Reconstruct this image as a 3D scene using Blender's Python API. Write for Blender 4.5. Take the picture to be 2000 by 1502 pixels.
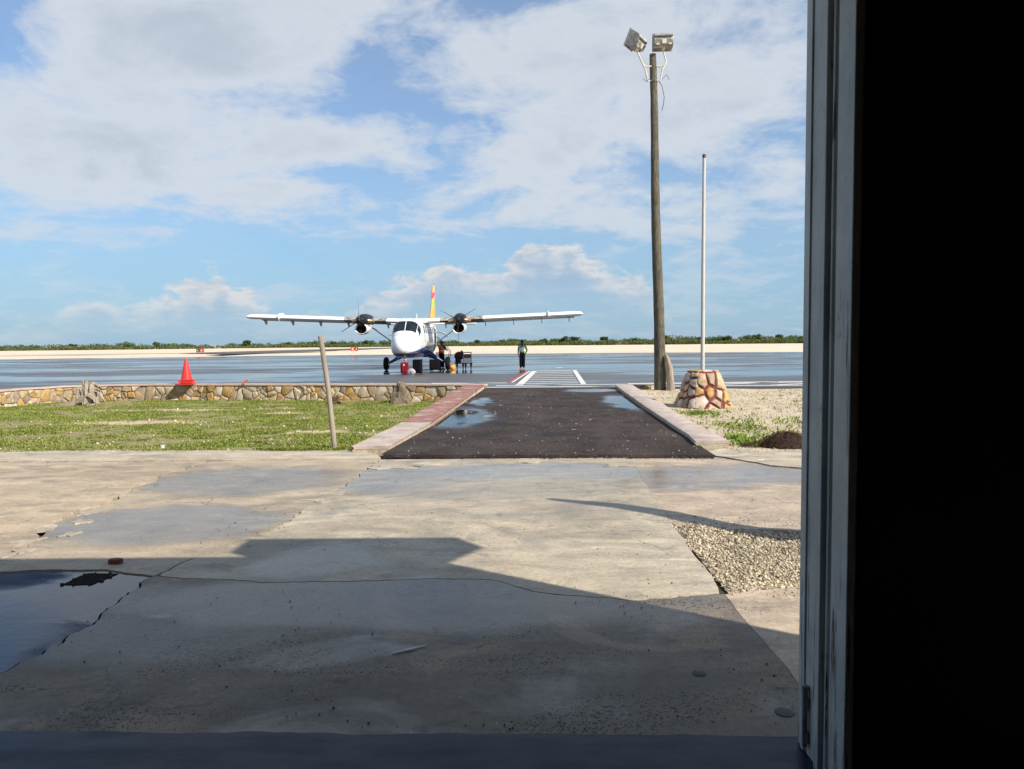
import bpy, bmesh, math, random
import numpy as np
from mathutils import Vector, Matrix, noise as mnoise

R = math.radians
for o in list(bpy.data.objects):
    bpy.data.objects.remove(o)
scene = bpy.context.scene
C = scene.collection

# ------------------------------------------------------------------ camera
cam_d = bpy.data.cameras.new('camera'); cam = bpy.data.objects.new('camera', cam_d); C.objects.link(cam)
cam_d.sensor_width = 36.0; cam_d.lens = 25.99; cam_d.clip_start = 0.05; cam_d.clip_end = 20000
cam.matrix_world = Matrix.Translation((0, 0, 1.72)) @ Matrix.Rotation(R(90 - 3.17), 4, 'X') @ Matrix.Rotation(R(-0.5), 4, 'Z')
scene.camera = cam

# ------------------------------------------------------------------ sky, sun, exposure
SUN_EL = R(37); SX, SY = 0.829, -0.559           # unit vector in plan towards the sun
world = bpy.data.worlds.new('World'); scene.world = world; world.use_nodes = True
scene.view_settings.view_transform = 'Standard'; scene.view_settings.look = 'None'
scene.view_settings.exposure = 0.5; scene.view_settings.gamma = 1.0; scene.view_settings.use_curve_mapping = False
try:
    scene.cycles.use_denoising = True
    scene.cycles.max_bounces = 6; scene.cycles.diffuse_bounces = 3; scene.cycles.glossy_bounces = 3
    world.cycles.sampling_method = 'MANUAL'; world.cycles.sample_map_resolution = 256
except Exception:
    pass


class NT:
    """small wrapper to write node graphs on one line each"""
    def __init__(s, tree):
        s.t = tree; s.n = tree.nodes; s.l = tree.links

    def set(s, sock, v):
        if isinstance(v, bpy.types.NodeSocket):
            s.l.new(v, sock)
        elif v is not None:
            if isinstance(v, (tuple, list)) and len(v) == 3 and sock.type == 'RGBA':
                v = (*v, 1)
            sock.default_value = v

    def math(s, op, a, b=None, c=None, clamp=False):
        m = s.n.new('ShaderNodeMath'); m.operation = op; m.use_clamp = clamp
        for i, v in enumerate((a, b, c)):
            if v is not None: s.set(m.inputs[i], v)
        return m.outputs[0]

    def vmath(s, op, a, b=None):
        m = s.n.new('ShaderNodeVectorMath'); m.operation = op
        s.set(m.inputs[0], a)
        if b is not None: s.set(m.inputs[1], b)
        return m.outputs[1] if op in ('LENGTH', 'DISTANCE', 'DOT_PRODUCT') else m.outputs[0]

    def noise(s, vec, scale, detail=4, rough=.55, dist=0.0, dim='3D'):
        n = s.n.new('ShaderNodeTexNoise'); n.noise_dimensions = dim
        if dim == '1D': s.set(n.inputs['W'], vec)
        else: s.set(n.inputs['Vector'], vec)
        n.inputs['Scale'].default_value = scale; n.inputs['Detail'].default_value = detail
        n.inputs['Roughness'].default_value = rough; n.inputs['Distortion'].default_value = dist
        return n.outputs[0]

    def vor(s, vec, scale, feature='F1', out=0, rand=1.0):
        n = s.n.new('ShaderNodeTexVoronoi'); n.feature = feature
        s.set(n.inputs['Vector'], vec); n.inputs['Scale'].default_value = scale
        n.inputs['Randomness'].default_value = rand
        return n.outputs[out]

    def sm(s, v, a, b, lo=0.0, hi=1.0, lin=False):
        n = s.n.new('ShaderNodeMapRange'); n.interpolation_type = 'LINEAR' if lin else 'SMOOTHSTEP'
        s.set(n.inputs[0], v)
        for i, k in enumerate((a, b, lo, hi)): s.set(n.inputs[1 + i], k)
        return n.outputs[0]

    def mix(s, f, a, b, blend='MIX'):
        n = s.n.new('ShaderNodeMix'); n.data_type = 'RGBA'; n.blend_type = blend
        s.set(n.inputs[0], f); s.set(n.inputs[6], a); s.set(n.inputs[7], b)
        return n.outputs[2]

    def fmix(s, f, a, b):
        n = s.n.new('ShaderNodeMix'); n.data_type = 'FLOAT'
        s.set(n.inputs[0], f); s.set(n.inputs[2], a); s.set(n.inputs[3], b)
        return n.outputs[0]

    def sep(s, v):
        n = s.n.new('ShaderNodeSeparateXYZ'); s.set(n.inputs[0], v); return n.outputs

    def comb(s, x, y, z):
        n = s.n.new('ShaderNodeCombineXYZ')
        for i, v in enumerate((x, y, z)): s.set(n.inputs[i], v)
        return n.outputs[0]

    def scale(s, v, k):
        n = s.n.new('ShaderNodeMapping'); s.set(n.inputs[0], v); n.inputs['Scale'].default_value = k
        return n.outputs[0]

    def pos(s):
        return s.n.new('ShaderNodeNewGeometry').outputs['Position']

    def island(s):
        return s.n.new('ShaderNodeNewGeometry').outputs['Random Per Island']

    def objrand(s):
        return s.n.new('ShaderNodeObjectInfo').outputs['Random']

    def objco(s):
        return s.n.new('ShaderNodeTexCoord').outputs['Object']

    def bump(s, h, strength=.3, dist=.01):
        n = s.n.new('ShaderNodeBump'); s.set(n.inputs['Height'], h)
        s.set(n.inputs['Strength'], strength); n.inputs['Distance'].default_value = dist
        return n.outputs[0]

    def blob(s, p, cx, cy, rx, ry, soft=.5):
        """soft elliptical patch on the ground plane"""
        x, y, z = s.sep(p)
        a = s.math('DIVIDE', s.math('SUBTRACT', x, cx), rx); b = s.math('DIVIDE', s.math('SUBTRACT', y, cy), ry)
        d = s.math('SQRT', s.math('ADD', s.math('MULTIPLY', a, a), s.math('MULTIPLY', b, b)))
        return s.sm(d, 1 - soft, 1 + soft, 1.0, 0.0)


def build_world():
    w = NT(world.node_tree); w.n.clear()
    out = w.n.new('ShaderNodeOutputWorld'); bg = w.n.new('ShaderNodeBackground')
    w.l.new(bg.outputs[0], out.inputs[0])
    sky = w.n.new('ShaderNodeTexSky'); sky.sky_type = 'NISHITA'; sky.sun_disc = False
    sky.sun_elevation = SUN_EL; sky.sun_rotation = math.atan2(SX, SY)
    sky.air_density = 1.0; sky.dust_density = 0.6; sky.ozone_density = 2.0; sky.altitude = 0
    d = w.n.new('ShaderNodeTexCoord').outputs['Generated']
    x, y, z = w.sep(d)
    az = w.math('ARCTAN2', x, y); el = w.math('ARCSINE', z)
    deg = 180 / math.pi
    az = w.math('MULTIPLY', az, deg); el = w.math('MULTIPLY', el, deg)
    # high broken layer, laid out on a plane above the place
    k = w.math('ADD', w.math('MAXIMUM', z, 0.0), .22)
    p = w.comb(w.math('DIVIDE', x, k), w.math('DIVIDE', y, k), 3.7)
    n1 = w.noise(p, 2.9, 10, .60, .35)
    n2 = w.noise(p, 9.0, 8, .65, .5)

    def g(a, e, ra, re):
        u = w.math('DIVIDE', w.math('SUBTRACT', az, a), ra); v = w.math('DIVIDE', w.math('SUBTRACT', el, e), re)
        r2 = w.math('ADD', w.math('MULTIPLY', u, u), w.math('MULTIPLY', v, v))
        return w.math('EXPONENT', w.math('MULTIPLY', r2, -1.0))

    cov = w.math('ADD', w.math('MULTIPLY', n1, 1.0), w.math('MULTIPLY', n2, .34))
    for a, e, ra, re, amp in CLOUD_BLOBS:
        cov = w.math('ADD', cov, w.math('MULTIPLY', g(a, e, ra, re), amp))
    layer = w.math('MAXIMUM', w.sm(cov, .53, .86), w.sm(cov, .2, .6, .0, .24))
    thick = w.sm(cov, .84, 1.18)
    c_edge, c_core = (.80, .86, .94), (.62, .70, .79)
    K = 5.9
    ccol = w.mix(thick, tuple(v * K for v in c_edge), tuple(v * K for v in c_core))
    # far cumulus banks standing low over the horizon, all the way round
    u = w.math('MULTIPLY', az, .16)
    puff = w.noise(w.comb(w.math('MULTIPLY', az, .20), w.math('MULTIPLY', el, .42), 1.3), 1.6, 8, .62, .5)
    bank = w.noise(u, 1.0, 2, .5, 0, '1D')
    # bank tops: height above horizon in degrees
    top = w.sm(bank, .35, .75, .2, 2.2)
    for a, e, ra, h in CUMULUS:
        t = w.math('DIVIDE', w.math('SUBTRACT', az, a), ra)
        top = w.math('ADD', top, w.math('MULTIPLY', w.math('EXPONENT', w.math('MULTIPLY', w.math('MULTIPLY', t, t), -1.0)), h))
    hgt = w.math('SUBTRACT', w.math('ADD', top, w.math('MULTIPLY', w.math('SUBTRACT', puff, .5), 6.0)), el)
    cum = w.math('MULTIPLY', w.sm(hgt, -.15, .8), .9)
    lit = w.sm(hgt, .2, 3.4, 1.0, 0.0)
    fade = w.sm(el, .8, 4.0, .15, 1.0)
    fade = w.math('MULTIPLY', fade, w.math('SUBTRACT', 1.0, w.math('MULTIPLY', g(2, 2.6, 10, 1.9), .75)))
    puff2 = w.noise(w.comb(w.math('MULTIPLY', az, .5), w.math('MULTIPLY', el, 1.3), 7.3), 1.3, 6, .6, .3)
    litc = w.math('MULTIPLY', lit, w.sm(puff2, .3, .62, .35, 1.0))
    cumcol = w.mix(litc, tuple(v * K for v in (.44, .60, .79)), tuple(v * K for v in (.95, .92, .90)))
    # clear sky: the sky texture itself, cooler and a little hazier low down
    base = w.mix(1.0, sky.outputs[0], (.66, .93, 1.12), 'MULTIPLY')
    base = w.mix(w.sm(el, -1, 19, .80, .05), base, tuple(v * K for v in (.35, .56, .78)))
    col = w.mix(w.math('MULTIPLY', layer, w.sm(el, 2.0, 11, .38, .92)), base, ccol)
    col = w.mix(w.math('MULTIPLY', cum, fade), col, cumcol)
    w.l.new(col, bg.inputs[0]); bg.inputs[1].default_value = 0.1


# (azimuth, elevation, radii, amount) in degrees: where the cloud layer is thicker (+) or torn open (-)
CLOUD_BLOBS = [(8, 19, 12, 6, .10), (-26, 14, 12, 5, .30), (-23, 22, 9, 4, .25), (-10, 22, 9, 4, .18), (-42, 21.5, 9.5, 5.0, -.75), (-16, 17.5, 6, 1.5, -.22),
               (-10.5, 20.6, 4.5, 1.8, -.20), (-13, 12.5, 3.5, .9, -.30), (1, 25.2, 5, 1.1, -.35), (10, 20, 9, 5, .14), (4, 14, 10, 3.5, .12), (-15, 6.5, 12, 2, -.25)]
CUMULUS = [(-23, 3, 8.5, 3.4), (4.5, 4, 6.5, 6.0), (-5.5, 3, 5.5, 5.0), (52, 3, 9, 3.0), (-70, 3, 10, 3.5), (110, 3, 12, 3.5), (170, 3, 14, 3.0), (-130, 3, 12, 3.5)]
build_world()

sun_d = bpy.data.lights.new('sun', 'SUN'); sun = bpy.data.objects.new('sun', sun_d); C.objects.link(sun)
sun_d.energy = 5.0; sun_d.angle = R(0.55); sun_d.color = (1.0, .915, .79)
sv = Vector((math.cos(SUN_EL) * SX, math.cos(SUN_EL) * SY, math.sin(SUN_EL)))
sun.rotation_euler = sv.to_track_quat('Z', 'Y').to_euler(); sun.location = (20, -14, 40)

# ------------------------------------------------------------------ helpers
rnd = random.Random(7)


def obj(name, me, m=None, parent=None, loc=None, rot=None):
    o = bpy.data.objects.new(name, me); C.objects.link(o)
    if m and me and not me.materials: me.materials.append(m)
    if parent: o.parent = parent
    if loc: o.location = loc
    if rot: o.rotation_euler = rot
    return o


def tag(o, label=None, cat=None, group=None, kind=None):
    for k, v in (('label', label), ('category', cat), ('group', group), ('kind', kind)):
        if v: o[k] = v
    return o


def empty(name, label=None, cat=None, loc=(0, 0, 0), rz=0, group=None, kind=None):
    o = bpy.data.objects.new(name, None); C.objects.link(o); o.location = loc; o.rotation_euler = (0, 0, rz)
    o.empty_display_size = .1
    return tag(o, label, cat, group, kind)


class MB:
    def __init__(s): s.v = []; s.f = []

    def add(s, v, f):
        b = len(s.v); s.v += [tuple(p) for p in v]; s.f += [tuple(i + b for i in q) for q in f]; return s

    def box(s, c, d, rot=None):
        x, y, z = (k / 2 for k in d)
        v = [Vector((a * x, b * y, e * z)) for a in (-1, 1) for b in (-1, 1) for e in (-1, 1)]
        if rot is not None: v = [rot @ p for p in v]
        v = [p + Vector(c) for p in v]
        return s.add(v, [(0, 1, 3, 2), (4, 6, 7, 5), (0, 4, 5, 1), (2, 3, 7, 6), (0, 2, 6, 4), (1, 5, 7, 3)])

    def rings(s, rings, cap0=True, cap1=True, closed=True):
        n = len(rings[0]); v = [p for r in rings for p in r]; f = []
        for i in range(len(rings) - 1):
            for j in range(n if closed else n - 1):
                a, b = i * n + j, i * n + (j + 1) % n
                f.append((a, b, b + n, a + n))
        if closed and cap0: f.append(tuple(range(n - 1, -1, -1)))
        if closed and cap1: f.append(tuple((len(rings) - 1) * n + j for j in range(n)))
        return s.add(v, f)

    def tube(s, path, rad, n=8, jit=0, flat=1.0, seed=0, cap=True, ridge=0, nr=5, twist=.25):
        P = [Vector(p) for p in path]; rr = random.Random(seed)
        if not isinstance(rad, (list, tuple)): rad = [rad] * len(P)
        t0 = (P[1] - P[0]).normalized()
        up = Vector((0, 0, 1)) if abs(t0.z) < .9 else Vector((1, 0, 0))
        u = t0.cross(up).normalized(); R_ = []
        for i, p in enumerate(P):
            t = (P[min(i + 1, len(P) - 1)] - P[max(i - 1, 0)]).normalized()
            u = (u - t * u.dot(t)).normalized(); w = t.cross(u)
            R_.append([p + (u * math.cos(2 * math.pi * j / n) + w * math.sin(2 * math.pi * j / n) * flat) * rad[i] * (1 + jit * (rr.random() - .5) + ridge * (math.sin(nr * 2 * math.pi * j / n + i * twist + seed) + .6 * math.sin((2 * nr + 1) * 2 * math.pi * j / n - i * twist * .7))) for j in range(n)])
        return s.rings(R_, cap, cap)

    def lathe(s, prof, n=16, c=(0, 0, 0), axis='Z'):
        rs = []
        for r, h in prof:
            ring = []
            for j in range(n):
                a = 2 * math.pi * j / n; p = (r * math.cos(a), r * math.sin(a), h)
                if axis == 'Y': p = (p[0], p[2], -p[1])
                if axis == 'X': p = (p[2], p[0], p[1])
                ring.append((p[0] + c[0], p[1] + c[1], p[2] + c[2]))
            rs.append(ring)
        return s.rings(rs)

    def prism(s, poly, z0, z1):
        n = len(poly)
        v = [(x, y, z0) for x, y in poly] + [(x, y, z1) for x, y in poly]
        f = [tuple(range(n - 1, -1, -1)), tuple(range(n, 2 * n))] + [(i, (i + 1) % n, n + (i + 1) % n, n + i) for i in range(n)]
        return s.add(v, f)

    def mesh(s, name, smooth=None):
        me = bpy.data.meshes.new(name); me.from_pydata(s.v, [], s.f); me.update()
        bm = bmesh.new(); bm.from_mesh(me); bmesh.ops.recalc_face_normals(bm, faces=bm.faces); bm.to_mesh(me); bm.free()
        if smooth:
            me.shade_smooth(); me.set_sharp_from_angle(angle=R(smooth))
        return me

    def build(s, name, m, parent=None, smooth=None, bevel=0, loc=None, rot=None):
        o = obj(name, s.mesh(name, smooth), m, parent, loc, rot)
        if bevel:
            b = o.modifiers.new('bevel', 'BEVEL'); b.width = bevel; b.segments = 2; b.limit_method = 'ANGLE'
        return o


def np_mesh(name, V, F, m):
    me = bpy.data.meshes.new(name); V = np.asarray(V, dtype=np.float32); F = np.asarray(F, dtype=np.int32)
    me.vertices.add(len(V)); me.vertices.foreach_set('co', V.ravel())
    k = F.shape[1]
    me.loops.add(F.size); me.loops.foreach_set('vertex_index', F.ravel())
    me.polygons.add(len(F)); me.polygons.foreach_set('loop_start', np.arange(0, F.size, k, dtype=np.int32))
    me.update(calc_edges=True); me.materials.append(m)
    return me


def fbm(x, y, s=1.0, o=4, seed=0):
    return mnoise.fractal((x * s + seed * 17.3, y * s - seed * 9.1, seed * 3.7), 1.0, 2.0, o)


# ------------------------------------------------------------------ materials
MATS = {}


def newmat(name):
    m = bpy.data.materials.new(name); m.use_nodes = True
    t = NT(m.node_tree); b = m.node_tree.nodes['Principled BSDF']; MATS[name] = m
    return m, t, b


def M(name, col, rough=.6, var=.18, scale=6, bump=0.0, bscale=50, metal=0.0, dirt=None, dirtamt=.5, dscale=4, coat=0, per_obj=0, spec=.35):
    """plain surface: base colour broken up by two sizes of noise, optional dirt and fine relief"""
    if name in MATS: return MATS[name]
    m, t, b = newmat(name); p = t.objco()
    n = t.noise(p, scale, 5, .6)
    f = t.sm(n, .3, .7, 1 - var, 1 + var, True)
    if per_obj: f = t.math('MULTIPLY', f, t.sm(t.objrand(), 0, 1, 1 - per_obj, 1 + per_obj, True))
    c = t.mix(1.0, col, t.comb(f, f, f), 'MULTIPLY')
    if dirt:
        c = t.mix(t.sm(t.noise(p, dscale, 7, .65), .48, .68, 0, dirtamt), c, dirt)
    t.set(b.inputs['Base Color'], c); t.set(b.inputs['Roughness'], t.sm(n, .3, .7, rough * .85, min(1, rough * 1.15), True))
    b.inputs['Specular IOR Level'].default_value = spec; b.inputs['Metallic'].default_value = metal; b.inputs['Coat Weight'].default_value = coat
    if bump: t.set(b.inputs['Normal'], t.bump(t.noise(p, bscale, 5, .65), bump, .01))
    return m


def concrete(name, tint=(1, 1, 1), wet=0.0, pits=.5, blobs=(), pale=0.0, wr=.16, wd=.48, crack=.5, stain=.55, paint=None, spec=.5):
    """weathered slab: cloudy stains, pitted skin, and damp patches that are darker and smoother"""
    m, t, b = newmat(name); p = t.pos()
    big = t.noise(p, .55, 5, .55, .4); mid = t.noise(t.scale(p, (1.6, 3.2, 1)), 1.3, 7, .62, .6); fine = t.noise(p, 26, 5, .7)
    c = t.mix(t.sm(mid, .32, .68), (.29, .262, .222), (.47, .425, .355))
    c = t.mix(t.sm(big, .35, .7, 0, .6), c, (.36, .31, .25))
    c = t.mix(t.sm(t.noise(p, 3.1, 8, .7, 1.0), .54, .68, 0, .65), c, (.19, .178, .155))
    c = t.mix(t.sm(t.noise(t.scale(p, (1, 2.4, 1)), 1.9, 8, .7, .8), .60, .70, 0, .55 + pale), c, (.62, .575, .49))
    f = t.sm(fine, .25, .75, .74, 1.24, True)
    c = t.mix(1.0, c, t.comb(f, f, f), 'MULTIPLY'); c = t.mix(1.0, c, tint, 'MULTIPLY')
    c = t.mix(t.sm(t.noise(t.scale(p, (1, 1.5, 1)), .42, 8, .68, 1.2), .47, .60, 0, stain), c, t.mix(1.0, c, (.60, .60, .60), 'MULTIPLY'))
    c = t.mix(t.sm(t.noise(t.vmath('ADD', p, (7, 3, 0)), .9, 7, .65, 1.0), .56, .66, 0, .35), c, (.42, .30, .20))
    sc_ = t.math('ABSOLUTE', t.math('SUBTRACT', t.noise(t.scale(p, (.6, 2.6, 1)), 3.2, 5, .6, 1.6), .5))
    c = t.mix(t.sm(sc_, .0, .008, .5, 0), c, t.mix(1.0, c, (.55, .54, .52), 'MULTIPLY'))
    if paint: c = t.mix(t.sm(t.noise(t.scale(p, (1, 1.8, 1)), 1.3, 7, .65, .8), .40, .62, .95, .55), c, paint)   # patchy navy put into the colour for the deep blue sky reflection
    b.inputs['Specular IOR Level'].default_value = spec
    # pits, in drifts
    v1 = t.vor(p, 25); v2 = t.vor(p, 62)
    drift = t.noise(t.scale(p, (.8, 2.2, 1)), 1.1, 5, .65, .5)
    pit = t.math('MAXIMUM', t.math('LESS_THAN', v1, t.sm(drift, .42, .68, .02 * pits, .30 * pits)), t.math('LESS_THAN', v2, t.sm(drift, .38, .66, .06 * pits, .36 * pits)))
    c = t.mix(t.math('MULTIPLY', pit, .9), c, (.028, .026, .025))
    chip = t.math('LESS_THAN', t.vor(t.vmath('ADD', p, (3.3, 1.7, 0)), 9), .035)
    c = t.mix(t.math('MULTIPLY', chip, .7), c, (.8, .77, .7))
    # hairline cracks
    pc = t.vmath('ADD', p, t.vmath('MULTIPLY', t.vmath('SUBTRACT', t.n_col(p), (.5, .5, .5)), (.8, .8, 0)))
    ck = t.math('LESS_THAN', t.vor(pc, .75, 'DISTANCE_TO_EDGE'), t.sm(t.noise(p, .9, 4, .6), .50, .62, -.001, .0055))
    c = t.mix(t.math('MULTIPLY', ck, crack), c, (.05, .045, .04))
    # damp
    w = t.sm(t.noise(t.scale(p, (1, 1.7, 1)), .75, 6, .6, .8), .60 - wet * .45, .74 - wet * .40)
    for bl in blobs:
        w = t.math('MAXIMUM', w, t.math('MULTIPLY', t.blob(t.vmath('ADD', p, t.vmath('MULTIPLY', t.vmath('SUBTRACT', t.n_col(p), (.5, .5, .5)), (.9, .5, 0))), *bl[:4], .25), bl[4] if len(bl) > 4 else 1.0))
    w = t.math('MULTIPLY', w, t.sm(fine, .2, .5, .75, 1.0))
    c = t.mix(w, c, t.mix(1.0, c, (wd, wd * 1.01, wd * 1.04), 'MULTIPLY'))
    t.set(b.inputs['Base Color'], c)
    t.set(b.inputs['Roughness'], t.fmix(w, t.sm(mid, .3, .7, .62, .86), wr))
    h = t.math('ADD', t.math('MULTIPLY', fine, .5), t.math('MULTIPLY', t.noise(p, 7, 5, .6), 1.2))
    h = t.math('SUBTRACT', h, t.math('MULTIPLY', pit, 1.6))
    t.set(b.inputs['Normal'], t.bump(h, t.fmix(w, .46, .13), .008))
    return m


def n_col(s, p):
    n = s.n.new('ShaderNodeTexNoise'); s.set(n.inputs['Vector'], p); n.inputs['Scale'].default_value = 1.6; n.inputs['Detail'].default_value = 6
    return n.outputs[1]


NT.n_col = n_col

mt_main_near = concrete('concrete_near', (.50, .46, .405), .22, 1.0, [(-.6, 4.9, 2.3, .6, .9), (-2.0, 4.6, .9, .8, .6)], wr=.22, wd=.66)  # tint darkened to put the building's shade into the near slab colour
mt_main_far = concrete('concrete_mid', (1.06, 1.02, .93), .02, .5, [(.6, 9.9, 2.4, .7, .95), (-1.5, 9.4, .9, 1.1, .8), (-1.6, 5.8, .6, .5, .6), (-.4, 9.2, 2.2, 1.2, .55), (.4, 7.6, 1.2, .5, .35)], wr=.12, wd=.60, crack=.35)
mt_left_wet = concrete('concrete_wet', (.26, .27, .29), .48, .35, [(-3.6, 3.9, 1.0, 1.0, .9), (-2.9, 5.2, .6, .3, .9)], wr=.10, wd=.6, paint=(.010, .026, .070), spec=.36)  # navy here is the blue sky reflection worked into the slab colour
mt_left_mid = concrete('concrete_left', (1.0, .92, .81), .05, .4, [(-3.35, 7.1, 1.15, .75, 1.0), (-3.4, 9.4, 1.3, 1.0, .75)], wr=.12, wd=.46)
mt_left_far = concrete('concrete_pale', (1.06, .95, .80), .0, .3, [], .3)
mt_border = concrete('concrete_border', (1.15, 1.1, 1.0), .0, .3, [], .35)
mt_right = concrete('concrete_right', (1.08, .97, .87), .05, .7, [(3.2, 9.6, 1.8, .7, .9), (2.1, 9.1, 1.0, .6, .85)], .25, wr=.10, wd=.55, crack=.7)


def mat_apron():
    m, t, b = newmat('wet_tarmac'); p = t.pos()
    s = t.noise(t.scale(p, (.35, 1.0, 1)), .16, 6, .62, .7)
    s2 = t.noise(t.scale(p, (.5, 1.0, 1)), .55, 5, .6, .4)
    k = t.math('ADD', t.math('MULTIPLY', s, .75), t.math('MULTIPLY', s2, .25))
    near = t.sm(t.sep(p)[1], 27, 36, .11, 0.0)
    wet = t.sm(t.math('SUBTRACT', k, near), .43, .56)
    c = t.mix(t.noise(p, .8, 6, .6), (.055, .049, .049), (.10, .09, .088))
    c = t.mix(wet, c, (.030, .031, .036))
    t.set(b.inputs['Base Color'], c)
    t.set(b.inputs['Roughness'], t.fmix(wet, .40, .045))
    t.set(b.inputs['Normal'], t.bump(t.noise(p, 18, 4, .6), t.fmix(wet, .20, .012), .01))
    return m


def mat_path():
    m, t, b = newmat('path_asphalt'); p = t.pos()
    fine = t.noise(p, 55, 5, .75); mid = t.noise(p, 1.3, 6, .6)
    c = t.mix(t.sm(mid, .3, .7), (.020, .0135, .0115), (.050, .035, .029))
    f = t.sm(fine, .25, .75, .5, 1.6, True); c = t.mix(1.0, c, t.comb(f, f, f), 'MULTIPLY')
    sp = t.math('MAXIMUM', t.math('LESS_THAN', t.vor(p, 7), t.sm(t.noise(p, 1.1, 4), .4, .65, .04, .105)), t.math('LESS_THAN', t.vor(p, 17), .10))
    c = t.mix(t.math('MULTIPLY', sp, .75), c, (.62, .57, .50))
    c = t.mix(t.sm(t.noise(t.scale(p, (1.6, .5, 1)), .7, 7, .65, .8), .5, .7, 0, .6), c, (.075, .060, .052))
    w = t.sm(t.noise(p, .8, 5, .6, .5), .66, .76); halo = t.sm(t.noise(p, .6, 6, .65, .6), .54, .66, 0, .6)
    pw = t.vmath('ADD', p, t.vmath('MULTIPLY', t.vmath('SUBTRACT', t.n_col(p), (.5, .5, .5)), (1.2, 1.2, 0)))
    for bl in [(-1.2, 16.6, .75, 2.1), (-.9, 20.5, .35, 1.4), (3.1, 20.0, .55, 2.3), (2.7, 24.3, .9, .8)]:
        w = t.math('MAXIMUM', w, t.blob(pw, *bl, .30)); halo = t.math('MAXIMUM', halo, t.blob(pw, bl[0], bl[1], bl[2] * 1.5, bl[3] * 1.35, .35))
    c = t.mix(halo, c, t.mix(1.0, c, (.62, .60, .60), 'MULTIPLY'))
    c = t.mix(w, c, t.mix(1.0, c, (.55, .55, .58), 'MULTIPLY'))
    b.inputs['Specular IOR Level'].default_value = .3; t.set(b.inputs['Base Color'], c); t.set(b.inputs['Roughness'], t.fmix(w, t.fmix(halo, .9, .62), .04))
    t.set(b.inputs['Normal'], t.bump(t.math('ADD', fine, t.noise(p, 20, 3, .6)), t.fmix(w, .8, .01), .012))
    return m


def mat_ground(name, cols, rough=.9, bump=.5, sc=1.0):
    m, t, b = newmat(name); p = t.pos()
    a = t.noise(p, .35 * sc, 6, .6, .5); d = t.noise(p, 5 * sc, 7, .7); e = t.noise(p, 40 * sc, 4, .7)
    c = t.mix(t.sm(a, .35, .65), cols[0], cols[1]); c = t.mix(t.sm(d, .48, .66, 0, .8), c, cols[2])
    f = t.sm(e, .25, .75, .75, 1.25, True); c = t.mix(1.0, c, t.comb(f, f, f), 'MULTIPLY')
    t.set(b.inputs['Base Color'], c); b.inputs['Roughness'].default_value = rough; b.inputs['Specular IOR Level'].default_value = .2
    t.set(b.inputs['Normal'], t.bump(t.math('ADD', e, d), bump, .02))
    return m


def mat_leaf(name, a, b_, rough=.55):
    m, t, b = newmat(name); r = t.island(); n = t.noise(t.pos(), 1.4, 4, .6)
    c = t.mix(r, a, b_); f = t.sm(n, .3, .7, .7, 1.25, True)
    c = t.mix(1.0, c, t.comb(f, f, f), 'MULTIPLY')
    t.set(b.inputs['Base Color'], c); b.inputs['Roughness'].default_value = rough; b.inputs['Specular IOR Level'].default_value = .25
    tr = t.n.new('ShaderNodeBsdfTranslucent'); t.set(tr.inputs[0], t.mix(1.0, c, (1.2, 1.25, .6), 'MULTIPLY'))
    mx = t.n.new('ShaderNodeMixShader'); mx.inputs[0].default_value = .3
    t.l.new(b.outputs[0], mx.inputs[1]); t.l.new(tr.outputs[0], mx.inputs[2])
    t.l.new(mx.outputs[0], t.n['Material Output'].inputs[0])
    return m


def mat_stone(name, cols, rough=.85, bump=.6, sc=7):
    """natural stone, its own tone for each stone"""
    m, t, b = newmat(name); p = t.pos(); r = t.objrand()
    ra = t.n.new('ShaderNodeValToRGB'); ra.color_ramp.interpolation = 'CONSTANT'
    el = ra.color_ramp.elements
    while len(el) < len(cols): el.new(.5)
    for i, cc in enumerate(cols):
        el[i].position = i / len(cols); el[i].color = (*cc, 1)
    t.set(ra.inputs[0], r)
    n = t.noise(p, sc, 7, .65, .4); f = t.sm(n, .28, .72, .62, 1.28, True)
    c = t.mix(1.0, ra.outputs[0], t.comb(f, f, f), 'MULTIPLY')
    c = t.mix(t.sm(t.noise(p, sc * .6, 6, .7, .6), .55, .68, 0, .5), c, (.62, .52, .38))
    c = t.mix(t.sm(t.noise(p, sc * 2.2, 6, .7), .56, .68, 0, .75), c, (.12, .095, .07))
    c = t.mix(t.sm(t.noise(p, sc * .35, 6, .7, .8), .52, .70, 0, .55), c, (.20, .17, .13))
    t.set(b.inputs['Base Color'], c); b.inputs['Roughness'].default_value = rough; b.inputs['Specular IOR Level'].default_value = .25
    t.set(b.inputs['Normal'], t.bump(t.math('ADD', n, t.noise(p, sc * 6, 4, .7)), bump, .03))
    return m


def mat_wood(name, a, b_, dark, axis=2, sc=1.0, bump=.7):
    m, t, b = newmat(name); p = t.objco()
    k = [9 * sc, 9 * sc, 9 * sc]; k[axis] = .7 * sc
    g = t.noise(t.scale(p, tuple(k)), 2.2, 7, .65, .8); q = t.noise(p, 2.5, 5, .6)
    c = t.mix(t.sm(g, .35, .65), a, b_); c = t.mix(t.sm(g, .60, .70, 0, .85), c, dark)
    c = t.mix(t.sm(q, .5, .75, 0, .5), c, a)
    t.set(b.inputs['Base Color'], c); b.inputs['Roughness'].default_value = .85; b.inputs['Specular IOR Level'].default_value = .2
    t.set(b.inputs['Normal'], t.bump(g, bump, .03))
    return m


def mat_paint_line(name, col):
    m, t, b = newmat(name); p = t.pos()
    wv = t.noise(p, 5, 7, .7); c = t.mix(t.sm(wv, .50, .76, 0, .6), col, (.09, .085, .08))
    t.set(b.inputs['Base Color'], c); t.set(b.inputs['Roughness'], t.sm(wv, .3, .7, .45, .7))
    return m


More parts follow.
